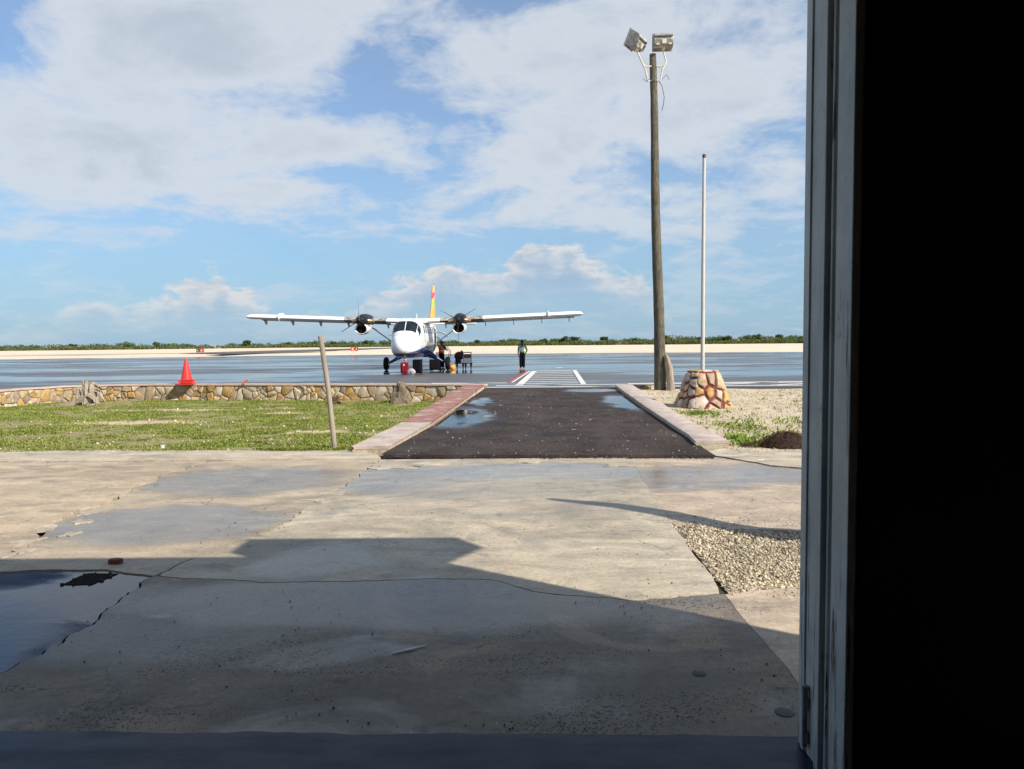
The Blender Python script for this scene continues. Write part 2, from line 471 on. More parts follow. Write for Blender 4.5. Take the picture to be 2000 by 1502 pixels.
mt_apron = mat_apron(); mt_path = mat_path()
mt_sand = mat_ground('pale_sand', [(.62, .51, .385), (.69, .58, .45), (.54, .44, .33)], .95, .2, .12)
mt_soil = mat_ground('crack_soil', [(.055, .045, .035), (.09, .075, .055), (.035, .03, .025)], .95, .6, 1)
mt_lawnsoil = mat_ground('lawn_soil', [(.17, .19, .05), (.26, .22, .10), (.44, .35, .22)], .95, .8, 1.2)
_g = NT(mt_lawnsoil.node_tree); _b = mt_lawnsoil.node_tree.nodes['Principled BSDF']; _s = _b.inputs['Base Color'].links[0].from_socket; _p = _g.pos()
_w = _g.vmath('ADD', _p, _g.vmath('MULTIPLY', _g.vmath('SUBTRACT', _g.n_col(_p), (.5, .5, .5)), (1.5, .8, 0))); _f = 0.0
for _e in [(-9.3, 17.9, 2.1, .6), (-9.6, 22.6, 3.0, .35), (-11.5, 13.0, 1.2, .4), (-6.5, 20.6, 1.0, .3), (-4.2, 15.2, .7, .4)]: _f = _g.math('MAXIMUM', _f, _g.blob(_w, *_e, .4))
_g.set(_b.inputs['Base Color'], _g.mix(_f, _s, (.54, .42, .27)))
mt_yard = mat_ground('gravel_soil', [(.64, .54, .40), (.54, .45, .32), (.36, .285, .19)], .95, .9, 1.6)
mt_pebble = mat_leaf('pebble_white', (.30, .245, .17), (.80, .71, .57), .85)
mt_grass = mat_leaf('grass_green', (.12, .18, .025), (.33, .36, .085))
_g = NT(mt_grass.node_tree); _b = mt_grass.node_tree.nodes['Principled BSDF']; _src = _b.inputs['Base Color'].links[0].from_socket
_n = _g.noise(_g.pos(), .7, 7, .65, .6); _g.set(_b.inputs['Base Color'], _g.mix(_g.sm(_n, .46, .68, 0, .8), _src, _g.mix(_g.island(), (.26, .21, .09), (.46, .40, .19))))
mt_weed = mat_leaf('weed_green', (.11, .18, .02), (.28, .34, .06))
mt_scrub = mat_leaf('scrub_leaf', (.045, .085, .025), (.11, .155, .045))
mt_scrub2 = mat_leaf('scrub_leaf_dry', (.085, .11, .035), (.18, .19, .07))
mt_dry = mat_leaf('dry_litter', (.045, .022, .012), (.13, .065, .035), .8)
mt_white_line = mat_paint_line('line_white', (.66, .65, .61)); mt_red_line = mat_paint_line('line_red', (.45, .05, .06))

# ------------------------------------------------------------------ terrain
def sheet(name, poly, z, m, kind='structure', label=None):
    me = bpy.data.meshes.new(name); me.from_pydata([(x, y, z) for x, y in poly], [], [tuple(range(len(poly)))]); me.update()
    o = obj(name, me, m); tag(o, label, None, None, kind); return o


sheet('ground', [(-6000, -2000), (6000, -2000), (6000, 14000), (-6000, 14000)], -.45, mt_sand)
sheet('crack_bed', [(-14, 2.9), (9, 2.9), (9, 11.6), (-14, 11.9)], -.05, mt_soil)

WALL = [(-.95, 25.72), (-3.0, 26.28), (-5.55, 26.67), (-8.5, 27.15), (-11.5, 27.62), (-14.0, 27.85), (-15.5, 27.7), (-16.5, 27.0), (-17.0, 25.9), (-17.2, 24.4), (-17.3, 22.6), (-17.3, 20.0)]
apron_edge = [(-.95, 25.85)] + [(x - .12 * (i > 6), y + .1) for i, (x, y) in enumerate(WALL[1:], 1)]
apron = MB()
far = [(260, 78), (150, 92), (90, 100), (42.3, 107), (20, 112), (0, 117), (-16, 117.5), (-36, 115), (-55, 108), (-70, 101), (-110, 88), (-200, 70), (-260, 60)]
apron.prism([(4.2, 25.62), (9, 25.3), (30, 24.6), (60, 24)] + [(260, 24)] + far + [(-260, 16), (-60, 15), (-17.5, 15)] + apron_edge[::-1], -.44, .17)
tag(apron.build('apron', mt_apron), kind='structure')
sand = MB()
sandpts = [(-900, 40), (-260, 58)] + [(x, y - .8) for x, y in far[::-1]] + [(900, 40), (6000, 300), (6000, 9000), (-6000, 9000), (-6000, 300)]
NXS = 90
V = []; F = []
for i in range(NXS + 1):
    x = -900 + 1800 * i / NXS
    base = np.interp(x, [p[0] for p in far[::-1]], [p[1] for p in far[::-1]]) - 1.5
    for j, dy in enumerate([0, 3, 8, 15, 25, 40, 60, 90, 130, 180, 260, 420, 900, 3000, 9000]):
        z = .155 if dy < 2 else .17 + .16 * min(1, dy / 14) + .20 * fbm(x, base + dy, .03, 3, 5) * min(1, dy / 20) * (1 if dy < 300 else 0)
        V.append((x * (1 + dy / 2500), base + dy, max(z, .155)))
for i in range(NXS):
    for j in range(14):
        a = i * 15 + j; F.append((a, a + 15, a + 16, a + 1))
me = bpy.data.meshes.new('sand_flat'); me.from_pydata(V, [], F); me.update(); me.shade_smooth()
tag(obj('sand_flat', me, mt_sand), kind='structure')
# taxiway ribbons crossing the sand
mt_taxi = M('taxiway_tarmac', (.11, .095, .085), .55, .2, .3)


def ribbon(name, pts, z0, m):
    """strip laid 25 mm above the sand; pts are (left, right) pairs along it"""
    b = MB(); r = []
    for (a, c) in pts:
        r.append([(a[0], a[1], z0), (c[0], c[1], z0)])
    b.v = [p for q in r for p in q]; b.f = [(2 * i, 2 * i + 1, 2 * i + 3, 2 * i + 2) for i in range(len(r) - 1)]
    o = b.build(name, m); tag(o, kind='structure'); return o


ribbon('taxiway', [((-62, 133), (-50, 126)), ((-64, 160), (-48, 152)), ((-64, 200), (-45, 190)), ((-58, 260), (-40, 250)), ((-50, 330), (-30, 330))], .46, mt_taxi)
ribbon('taxiway_branch', [((-90, 133), (-90, 127)), ((-62, 138), (-60, 130))], .46, mt_taxi)
ribbon('taxiway_edge', [((-48.5, 117), (-44, 113)), ((-47, 142), (-41, 136)), ((-45, 168), (-38, 164))], .46, mt_taxi)

# ------------------------------------------------------------------ path and apron markings
def path_z(y): return .045 + .125 * max(0, min(1, (y - 12.5) / 13.2))


pb = MB(); L = []; Rr = []
ys = [11.05, 11.2, 12, 13, 14, 15.5, 17, 19, 21, 23, 25, 25.75]
for i, y in enumerate(ys):
    f = (y - 11.05) / 14.7
    L.append((-2.02 + 1.04 * f + (0 if i else .05), y + (.14 if i == 0 else 0))); Rr.append((3.00 + .62 * f, y - (.14 if i == 0 else 0)))
NU = 26
for i, y in enumerate(ys):
    for k in range(NU + 1):
        s = k / NU; x = L[i][0] + (Rr[i][0] - L[i][0]) * s; yy = L[i][1] + (Rr[i][1] - L[i][1]) * s
        if i == 0: yy += .035 * mnoise.noise((x * 5, 1, 2)) + .02 * mnoise.noise((x * 17, 3, 2))
        pb.v.append((x, yy, path_z(y) + (.006 * fbm(x, yy, .5, 3, 2))))
for k in range(NU + 1):
    x, y, z = pb.v[k]; pb.v.append((x, y - .012, .001))
n0 = NU + 1
for i in range(len(ys) - 1):
    for k in range(NU): pb.f.append((i * n0 + k, i * n0 + k + 1, (i + 1) * n0 + k + 1, (i + 1) * n0 + k))
bsk = len(ys) * n0
for k in range(NU): pb.f.append((k + 1, k, bsk + k, bsk + k + 1))
tag(pb.build('path', mt_path), kind='structure')


def line_on_apron(name, pts, m, label, group):
    b = MB(); b.add([(x, y, .1745) for x, y in pts], [tuple(range(len(pts)))])
    o = b.build(name, m); return tag(o, label, 'marking', group)


cw = empty('crosswalk', 'white hatched crossing painted on the wet apron beyond the dark path', 'marking', (0, 0, 0))
for pts in ([(.12, 27.4), (.40, 27.4), (1.42, 41.4), (1.12, 41.4)], [(2.60, 27.8), (2.80, 27.8), (3.68, 42.2), (3.46, 42.2)]):
    b = MB(); b.add([(x, y, .1745) for x, y in pts], [(0, 1, 2, 3)]); b.build('edge_line', mt_white_line, cw)
for i in range(8):
    y = 28.3 + i * (1.25 + .09 * i); xa = .36 + (y - 27.4) * .0715 + .05; xb = 2.60 + (y - 27.8) * .0597 - .05
    b = MB(); b.add([(x, yy, .1745) for x, yy in ((xa, y), (xb, y + .25), (xb, y + .25 + .30 + .03 * i), (xa, y + .30 + .03 * i))], [(0, 1, 2, 3)]); b.build('hatch_line', mt_white_line, cw)
line_on_apron('painted_line', [(-.18, 29.4), (-.08, 29.4), (.93, 41.4), (.82, 41.4)], mt_red_line, 'red line painted on the apron left of the hatched crossing', None)
line_on_apron('painted_line', [(-.04, 29.4), (.05, 29.4), (1.05, 41.4), (.95, 41.4)], mt_white_line, 'thin white line painted beside the red line on the apron', None)
line_on_apron('painted_line', [(-3.2, 29.5), (-.2, 29.3), (-.2, 28.95), (-3.2, 29.15)], mt_white_line, 'white line on the apron behind the left kerb end, meeting the red line', None)
line_on_apron('painted_line', [(-.9, 26.10), (30, 25.05), (30, 25.40), (-.9, 26.45)], mt_white_line, 'long white line along the near edge of the apron at the path end', None)
line_on_apron('painted_line', [(-.6, 27.05), (34, 29.0), (34, 29.32), (-.6, 27.37)], mt_white_line, 'second white line crossing the apron just before the hatched crossing', None)
line_on_apron('painted_line', [(4.4, 27.75), (36, 29.55), (36, 29.9), (4.4, 28.1)], mt_white_line, 'white line running behind the flagpole base to the door frame', None)
for i, (x, w) in enumerate([(6.2, 4.0), (9.2, 4.2)]):
    line_on_apron('painted_line', [(x, 25.95), (x + w, 28.0 + i * .15), (x + w, 28.32 + i * .15), (x, 26.27)], mt_white_line,
                  ['slanting white stripe on the apron just right of the flagpole base', 'slanting white stripe on the apron nearest the door frame'][i], None)
b = MB(); b.add([(3.0 + .25 * math.cos(a), 46.5 + .5 * math.sin(a), .1745) for a in [k * .6283 for k in range(10)]], [tuple(range(10))])
tag(b.build('painted_patch', mt_white_line), 'small pale paint patch on the wet apron right of the standing man', 'marking')

# ------------------------------------------------------------------ concrete yard in slabs with ragged joints
yard = empty('concrete_yard', kind='structure')


def rag(pts, amp, seed, step=.12):
    out = []
    for (a, b_) in zip(pts[:-1], pts[1:]):
        L_ = math.dist(a, b_); n = max(1, int(L_ / step))
        for i in range(n):
            f = i / n; x = a[0] + (b_[0] - a[0]) * f; y = a[1] + (b_[1] - a[1]) * f
            nx, ny = -(b_[1] - a[1]) / L_, (b_[0] - a[0]) / L_
            k = amp * (mnoise.noise((x * 2.1 + seed, y * 2.1, seed)) + .6 * mnoise.noise((x * 7 + seed, y * 7, seed)) + .35 * mnoise.noise((x * 21, y * 21, seed)))
            out.append((x + nx * k, y + ny * k))
    return out + [pts[-1]]


def shift(pts, dx, dy, wob=0, seed=0):
    return [(x + dx + wob * mnoise.noise((x * 3 + seed, y * 3, 9)), y + dy + wob * mnoise.noise((x * 3, y * 3 + seed, 4))) for x, y in pts]


def part_(pts, dy, seed):
    """one lip of a crack that opens and nearly closes along its length"""
    return [(x, y + dy * (1.0 + 1.0 * mnoise.noise((x * 2.2, seed, 1)) + .9 * mnoise.noise((x * 9, seed, 3)))) for x, y in pts]


J1 = rag([(-2.78, 3.10), (-2.72, 3.86), (-2.65, 4.5), (-2.70, 5.47)], .07, 1, .05)
J1b = rag([(-2.70, 5.47), (-2.59, 5.93), (-2.28, 6.59), (-2.18, 7.56), (-2.08, 8.47), (-1.99, 11.02)], .055, 2, .06)
J2 = rag([(-4.1, 5.6), (-4.16, 5.9), (-4.26, 6.55), (-4.56, 7.21), (-4.53, 8.15), (-4.65, 9.95), (-4.55, 11.0)], .10, 3)
J2n = rag([(-4.05, 3.10), (-4.1, 5.6)], .03, 13)
J3 = rag([(1.44, 3.10), (1.43, 4.18), (1.44, 4.96)], .015, 4)
J3b = rag([(1.44, 4.96), (1.47, 6.0), (1.51, 6.99), (1.62, 9.0), (1.75, 10.95)], .02, 5)
CR = rag([(-2.70, 5.47), (-2.51, 5.43), (-1.88, 5.3), (-1.13, 5.3), (-.58, 5.35), (-.16, 5.3), (.13, 5.05), (.61, 4.9), (.84, 4.86), (1.44, 4.96)], .034, 6, .035)
CRl = rag([(-4.1, 5.6), (-3.2, 5.64), (-2.70, 5.47)], .035, 7, .05)
CRll = rag([(-12, 5.5), (-4.1, 5.6)], .03, 17)
CRr = rag([(1.44, 4.96), (1.8, 5.07), (2.2, 5.18), (4.0, 5.3)], .03, 8)
BL = rag([(-12, 11.15), (-5.1, 10.95), (-4.55, 11.0)], .015, 9)
BM = rag([(-4.55, 11.0), (-3.1, 11.05), (-1.99, 11.02)], .02, 10)
gp = .009
TOP = -.0


def slab(poly, top, m, th=.07):
    from mathutils.geometry import tessellate_polygon
    P_ = [poly[0]]
    for q in poly[1:]:
        if math.dist(q, P_[-1]) > .004: P_.append(q)
    n = len(P_); b = MB(); b.v = [(x, y, top) for x, y in P_] + [(x, y, top - th) for x, y in P_]
    b.f = [tuple(q) for q in tessellate_polygon([[Vector((x, y, 0)) for x, y in P_]])] + [(i, (i + 1) % n, n + (i + 1) % n, n + i) for i in range(n)]
    return b.build('slab', m, yard)


slab(shift(J1, gp, 0) + part_(CR, -.0055, 2.0)[1:-1] + shift(J3, -.003, 0)[::-1], .0, mt_main_near)
slab(shift(J1b, gp, 0, .012, 4)[1:] + [(1.748, 11.0)] + shift(J3b, -.002, 0)[::-1][1:-1] + part_(CR, .0055, 7.0)[::-1][1:-1], .001, mt_main_far)
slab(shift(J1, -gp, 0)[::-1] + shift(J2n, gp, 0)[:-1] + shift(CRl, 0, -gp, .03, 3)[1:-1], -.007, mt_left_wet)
slab(shift(J1b, -gp, 0, .02, 6)[::-1] + shift(CRl, 0, gp)[::-1][1:-1] + shift(J2, .02, 0, .05, 3) + shift(BM, 0, -gp)[1:-1], .002, mt_left_mid)
slab(shift(J2, -.02, 0, .05, 8)[::-1] + shift(CRll, 0, gp)[::-1] + [(-12, 11.1)] + shift(BL, 0, -gp)[1:-1], .006, mt_left_far)
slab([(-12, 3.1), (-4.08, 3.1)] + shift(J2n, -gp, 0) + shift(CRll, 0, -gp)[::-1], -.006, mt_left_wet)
slab(shift(BL, 0, gp) + [(-4.56, 12.0), (-8.6, 12.22), (-12, 12.35)], .025, mt_border)
slab([(x + .012, y + gp) for x, y in BM] + [(-2.05, 11.3), (-2.5, 11.95), (-4.54, 12.05)], .012, mt_border)
slab(shift(J3, .003, 0) + shift(CRr, 0, -gp)[1:] + [(4.0, 3.1)], -.003, mt_right)
RG = rag([(1.53, 6.85), (2.0, 6.72), (2.7, 6.66), (4.5, 6.6)], .05, 11)
RB = rag([(3.02, 11.0), (3.3, 10.6), (3.55, 10.15), (3.9, 9.9), (4.6, 9.2), (5.6, 8.8)], .05, 12, .08)
slab(shift(RG, gp, 0) + [(5.6, 6.6)] + shift(RB, -.01, -.015, .03, 2)[::-1] + [(2.2, 10.92), (1.78, 10.95)] + shift([p for p in J3b if 6.95 < p[1] < 10.9], .002, 0)[::-1], -.003, mt_right)
slab(shift(RB, .02, .02, .03, 7) + [(6.8, 9.0), (6.8, 11.2), (4.5, 11.5), (3.4, 11.85), (3.05, 11.5)], .01, mt_border)
slab([(4.02, 3.1), (9, 3.1), (9, 6.58), (5.62, 6.58), (4.55, 6.58), (4.02, 5.2)], -.006, mt_right)
# broken patches of skin lifting along the old joint
mt_spall = concrete('concrete_spall', (1.15, 1.12, 1.05), 0, .1, [], .4)
rr = random.Random(31)
for (x, y, r) in [(-4.15, 6.15, .10), (-4.32, 6.45, .13), (-4.08, 6.72, .09), (-4.45, 6.95, .12), (-4.25, 7.2, .09), (-4.42, 7.55, .08), (-4.2, 6.0, .07), (-2.1, 8.1, .16), (-2.02, 8.5, .12), (-1.7, 10.3, .2), (-1.3, 10.5, .22), (.2, 10.6, .12), (1.55, 10.3, .22)]:
    n_ = 13; ph = rr.random() * 6; poly = []
    for k in range(n_):
        a = 6.283 * k / n_; q = r * rr.uniform(.35, 1.25); sk = .35 * math.sin(a * 2 + ph)
        poly.append((x + q * (1.7 if y > 8 else 1.0) * math.cos(a) + sk * r * .5, y + q * (.9 if y > 8 else 1.15) * math.sin(a)))
    b = MB(); b.prism(poly, -.01, .008 + rr.random() * .003); b.build('spalled_flake', mt_spall, yard)

# broken hole in the wet slab, its shaded depth a flat black sheet
mt_dark = M('dark_pit', (.010, .010, .009), .9, .3, 12, .5, 60, spec=.05)
cv = empty('broken_hole', 'dark broken rectangular hole in the wet slab at the left', 'hole', (-3.15, 5.42, -.006))
rr = random.Random(5); ring = rag([(-.15, -.13), (.09, -.14), (.14, .12), (-.10, .14), (-.15, -.13)], .02, 21, .03)[:-1]
b = MB(); b.prism(ring, .0005, .003); b.build('pit', mt_dark, cv)
for k in range(9):
    x, y = ring[k * len(ring) // 9]; rr_ = rr.uniform(.006, .016)
    b = MB(); b.prism([(x * .95 + rr_ * rr.uniform(.6, 1.2) * math.cos(a), y * .95 + rr_ * rr.uniform(.6, 1.2) * math.sin(a)) for a in [1.05 * i for i in range(6)]], -.005, .012); b.build('rubble_bit', mt_soil, cv)

# ------------------------------------------------------------------ terminal building the camera stands in
bld = empty('terminal_building', 'dark interior and wall of the building at the right, framing the doorway', 'building', (0, 2.8, 0))
mt_wall_in = M('interior_shade_black', (.012, .012, .013), .7, .2, 3)  # near-black colour stands in for the darkness of the unlit room
mt_wall_out = M('exterior_render', (.62, .58, .50), .85, .12, 3, .3, 30)


def bpart(name, boxes, m, bevel=0):
    b = MB()
    for c, d in boxes: b.box((c[0], c[1] - 2.8, c[2]), d)
    return b.build(name, m, bld, bevel=bevel)


bpart('front_wall', [((2.345, 2.85, 1.85), (2.23, .40, 3.6)), ((-7.7, 2.85, 1.85), (10.4, .40, 3.6)), ((-.635, 2.85, 3.47), (3.73, .40, .36))], mt_wall_out)
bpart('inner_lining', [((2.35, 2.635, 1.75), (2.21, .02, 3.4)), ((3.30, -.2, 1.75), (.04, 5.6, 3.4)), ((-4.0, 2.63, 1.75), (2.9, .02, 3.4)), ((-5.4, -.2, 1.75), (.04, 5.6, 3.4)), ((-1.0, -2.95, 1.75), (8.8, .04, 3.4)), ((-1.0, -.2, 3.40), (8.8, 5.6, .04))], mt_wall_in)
bpart('side_wall', [((3.40, -.2, 1.85), (.14, 5.68, 3.6))], mt_wall_out); bpart('side_wall', [((-12.8, -.2, 1.85), (.2, 5.68, 3.6))], mt_wall_out)
bpart('back_wall', [((-4.7, -3.1, 1.85), (16.3, .2, 3.6))], mt_wall_out)
bpart('roof', [((-4.7, -.1, 3.85), (16.5, 6.12, .36))], mt_wall_out)
b = MB(); lo_ = [(2.1, 3.06), (3.46, 3.06), (3.71, 3.49), (2.1, 3.49)]; hi_ = [(2.1, 3.06), (3.62, 3.06), (3.95, 3.49), (2.1, 3.49)]
b.rings([[(x, y - 2.8, 3.60) for x, y in lo_], [(x, y - 2.8, 4.06) for x, y in hi_]]); b.build('canopy', mt_wall_out, bld)
fl = MB(); edge = []
for k in range(61):
    x = -2.7 + 4.1 * k / 60
    edge.append((x, 3.155 - .028 * (x + .5) + .018 * mnoise.noise((x * 2.3, 0, 5)) + .012 * mnoise.noise((x * 9, 0, 5)) - 2.8))
fl.prism([(3.2, -5.7), (3.2, -.2), (1.4, -.2)] + edge[::-1] + [(-2.7, -.2), (-5.3, -.2), (-5.3, -5.7)], -.05, .016)
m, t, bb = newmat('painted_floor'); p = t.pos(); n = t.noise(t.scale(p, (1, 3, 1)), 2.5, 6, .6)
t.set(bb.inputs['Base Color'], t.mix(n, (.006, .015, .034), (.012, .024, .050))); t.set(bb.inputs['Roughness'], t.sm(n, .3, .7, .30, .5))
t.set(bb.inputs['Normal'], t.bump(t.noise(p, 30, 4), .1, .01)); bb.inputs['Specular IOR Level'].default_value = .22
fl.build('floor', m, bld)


def mat_jamb():
    m, t, b = newmat('chipped_grey_paint'); p = t.pos()
    s = t.noise(t.scale(p, (22, 22, 1.1)), 1.0, 8, .7, .6); q = t.noise(p, 4, 5, .6); z = t.sep(p)[2]
    c = t.mix(t.sm(q, .3, .7), (.44, .48, .47), (.60, .63, .60))
    c = t.mix(t.sm(t.noise(t.scale(p, (90, 90, 2.2)), 1, 6, .7, .4), .54, .70, 0, .32), c, (.28, .28, .27))
    c = t.mix(t.sm(t.noise(p, 9, 7, .7), .58, .68, 0, .6), c, (.30, .28, .24))
    low = t.sm(z, .2, 1.4, .10, 0.0)
    chip = t.sm(t.math('ADD', s, low), .62, .665)
    c = t.mix(chip, c, (.07, .06, .05))
    c = t.mix(t.sm(t.noise(t.scale(p, (60, 60, 4)), 1, 4, .6), .6, .7, 0, .35), c, (.16, .15, .13))
    t.set(b.inputs['Base Color'], c); b.inputs['Roughness'].default_value = .55
    t.set(b.inputs['Normal'], t.bump(t.math('SUBTRACT', t.math('MULTIPLY', s, .6), chip), .5, .006))
    return m


mt_jamb = mat_jamb()
fr = empty('door_frame', 'weathered grey painted wooden door frame standing at the right of the doorway', 'door frame', (1.2, 2.85, 0))


def jpart(name, x0, x1, y0, y1, z0=.018, z1=3.27, bevel=.004, m=None):
    b = MB(); b.box(((x0 + x1) / 2 - 1.2, (y0 + y1) / 2 - 2.85, (z0 + z1) / 2), (x1 - x0, y1 - y0, z1 - z0))
    return b.build(name, m or mt_jamb, fr, bevel=bevel)


jpart('outer_post', 1.203, 1.232, 2.885, 3.06)
jpart('outer_bead', 1.196, 1.2025, 2.985, 3.02, bevel=.003)
jpart('door_stop', 1.190, 1.232, 2.828, 2.868)
jpart('stop_bead', 1.204, 1.232, 2.792, 2.812, bevel=.008)
jpart('inner_casing', 1.199, 1.229, 2.618, 2.752)
bx = MB(); bx.tube([(-.012, .10, .06), (-.012, .10, .20), (-.012, .10, .30)], [.011, .011, .012], 10); bx.lathe([(.014, 0), (.014, .012), (.006, .018)], 10, (-.012, .10, .30))
bx.build('hinge_pin', M('painted_iron', (.22, .22, .21), .5, .25, 30, .4, 80), fr, smooth=40)
for z in (.10, .24):
    b = MB(); b.box((-.004, .10, z), (.014, .034, .05)); b.build('hinge_knuckle', MATS['painted_iron'], fr, bevel=.004)

# leaning trunk just outside the view, its shadow lies across the yard
mt_bark = mat_wood('grey_bark', (.30, .26, .21), (.42, .38, .32), (.10, .08, .06))
b = MB(); pts = [(4.62, 5.22, -.05), (4.60, 5.24, .6), (4.6, 5.20, 1.3), (4.60, 5.14, 1.83), (4.6, 5.02, 2.15), (4.6, 5.08, 2.43), (4.6, 5.29, 2.77), (4.6, 5.36, 3.2), (4.6, 5.26, 3.80)]
b.tube(pts, [.22, .20, .19, .18, .17, .155, .14, .11, .05], 12, .12, seed=3)
tag(b.build('leaning_tree', mt_bark, smooth=50), 'bare leaning tree beyond the door frame whose curved shadow crosses the yard', 'tree')

# ------------------------------------------------------------------ kerbs along the path
mt_kerb_red = M('kerb_red', (.27, .125, .105), .85, .3, 5, .8, 22, dirt=(.40, .33, .28), dirtamt=.9, dscale=2.2)
mt_kerb_pale = M('kerb_pale', (.44, .37, .32), .88, .3, 5, .8, 22, dirt=(.27, .19, .16), dirtamt=.7, dscale=2.5)
mt_kerb_face = mat_stone('kerb_face_stone', [(.50, .40, .27), (.40, .33, .25), (.56, .47, .33)], sc=9)


def kerb(name, label, ins, outs, zs, segs, mats, base):
    root = empty(name, label, 'kerb', (ins[0][0], ins[0][1], 0))

    def lerp(P, y):
        return np.interp(y, [p[1] for p in P], [p[0] for p in P])
    for i, (ya, yb) in enumerate(zip(segs[:-1], segs[1:])):
        N = 10; top = MB(); low = MB(); rt = []; rl = []
        for k in range(N + 1):
            y = ya + .012 + (yb - ya - .024) * k / N; xi = lerp(ins, y); xo = lerp(outs, y); z = np.interp(y, [ins[0][1], ins[-1][1]], zs)
            j = .022 * mnoise.noise((y * 3.1, xi, 2)) + .012 * mnoise.noise((y * 11, xi, 2)); j2 = .02 * mnoise.noise((y * 2.7, xo, 6))
            c = lambda x, y_, z_: (x - ins[0][0], y_ - ins[0][1], z_)
            rt.append([c(xi + j, y, z - .05), c(xi + j + .01, y, z - .008), c(xi + j + .03, y, z), c(xo + j2 - .03, y, z), c(xo + j2, y, z - .012), c(xo + j2, y, z - .05)])
            rl.append([c(xi + .02 + j, y, z - .055), c(xo - .02 + j2, y, z - .055), c(xo + j2, y, base), c(xi + .005 + .6 * j, y, base)])
        top.rings(rt).build('cap', mats[i], root, smooth=50)
        low.rings(rl).build('footing', mt_kerb_face, root)
    return root


kerb('path_kerb', 'red and pale pink low kerb along the left edge of the dark path', [(-1.99, 11.75), (-1.68, 14.72), (-.98, 25.6)], [(-2.54, 11.75), (-2.22, 14.86), (-1.62, 25.6)], (.10, .30), [11.75, 14.9, 18.6, 22.2, 25.6],
     [mt_kerb_pale, mt_kerb_red, mt_kerb_red, mt_kerb_red], -.35)
kerb('path_kerb', 'pale weathered low kerb along the right edge of the dark path', [(2.96, 11.9), (3.02, 12.57), (3.25, 19.04), (3.52, 25.3)], [(3.52, 11.9), (3.60, 15.74), (3.80, 19), (4.13, 25.3)], (.12, .28), [11.9, 16.2, 20.6, 25.3],
     [mt_kerb_pale] * 3, -.2)


# ------------------------------------------------------------------ rubble walls: one object for each stone
def cells(w, h, n, seed, relax=2, aspect=1.0):
    r = random.Random(seed); S = [(r.random() * w, r.random() * h) for _ in range(n)]
    for it in range(relax + 1):
        out = []
        for i, s in enumerate(S):
            poly = [(0, 0), (w, 0), (w, h), (0, h)]
            near = sorted(range(n), key=lambda j: (S[j][0] - s[0]) ** 2 + (S[j][1] - s[1]) ** 2)[1:16]
            for j in near:
                q = S[j]; mx, my = (s[0] + q[0]) / 2, (s[1] + q[1]) / 2; nx, ny = q[0] - s[0], q[1] - s[1]; new = []
                for a, c in zip(poly, poly[1:] + poly[:1]):
                    da = (a[0] - mx) * nx + (a[1] - my) * ny; dc = (c[0] - mx) * nx + (c[1] - my) * ny
                    if da <= 0: new.append(a)
                    if da * dc < 0:
                        f = da / (da - dc); new.append((a[0] + (c[0] - a[0]) * f, a[1] + (c[1] - a[1]) * f))
                poly = new
                if len(poly) < 3: break
            out.append(poly)
        if it < relax:
            S = [(sum(p[0] for p in q) / len(q), sum(p[1] for p in q) / len(q)) if len(q) > 2 else s for q, s in zip(out, S)]
    return [q for q in out if len(q) > 2]


def stone(name, poly, mapf, gap, proud, m, parent, seed):
    """a rounded stone filling one cell; mapf(u, v, depth) places it"""
    r = random.Random(seed); cx = sum(p[0] for p in poly) / len(poly); cy = sum(p[1] for p in poly) / len(poly)
    # subdivide and round the outline
    P = []
    for a, c in zip(poly, poly[1:] + poly[:1]):
        P += [((a[0] * .9 + c[0] * .1), (a[1] * .9 + c[1] * .1)), ((a[0] * .5 + c[0] * .5), (a[1] * .5 + c[1] * .5)), ((a[0] * .1 + c[0] * .9), (a[1] * .1 + c[1] * .9))]
    def ring(k, d):
        o = []
        for (x, y) in P:
            dx, dy = x - cx, y - cy; L_ = math.hypot(dx, dy) + 1e-6; g = max(.25, (L_ - gap) / L_) * k * r.uniform(.90, 1.04)
            o.append(mapf(cx + dx * g, cy + dy * g, d + r.uniform(-.1, .1) * proud))
        return o
    b = MB(); n = len(P); rs = [ring(1, -.02), ring(1, proud * .45), ring(.78, proud)]
    b.rings(rs, False, False); b.v.append(mapf(cx, cy, proud * r.uniform(.95, 1.3))); c0 = len(b.v) - 1
    b.f += [(2 * n + j, 2 * n + (j + 1) % n, c0) for j in range(n)]
    return b.build(name, m, parent, smooth=38)


mt_rubble = mat_stone('rubble_stone', [(.44, .33, .20), (.40, .235, .075), (.48, .39, .27), (.36, .27, .165), (.43, .28, .11), (.54, .46, .35), (.30, .235, .165), (.46, .34, .18)], sc=6)
mt_mortar = M('grey_mortar', (.22, .18, .135), .95, .5, 8, .8, 25)
mt_cap = M('pink_wall_cap', (.50, .36, .30), .85, .2, 4, .4, 25, dirt=(.42, .38, .33), dirtamt=.6)
seg = [0]
for a, c in zip(WALL[:-1], WALL[1:]): seg.append(seg[-1] + math.dist(a, c))
LW = seg[-1]; WB, WT = -.48, .285


def wall_at(u, off=0.0):
    x = np.interp(u, seg, [p[0] for p in WALL]); y = np.interp(u, seg, [p[1] for p in WALL])
    e = .05; x2 = np.interp(min(u + e, LW), seg, [p[0] for p in WALL]); y2 = np.interp(min(u + e, LW), seg, [p[1] for p in WALL])
    x1 = np.interp(max(u - e, 0), seg, [p[0] for p in WALL]); y1 = np.interp(max(u - e, 0), seg, [p[1] for p in WALL])
    tx, ty = x2 - x1, y2 - y1; L_ = math.hypot(tx, ty); tx /= L_; ty /= L_
    return (x - ty * off, y + tx * off)      # positive offset: towards the lawn


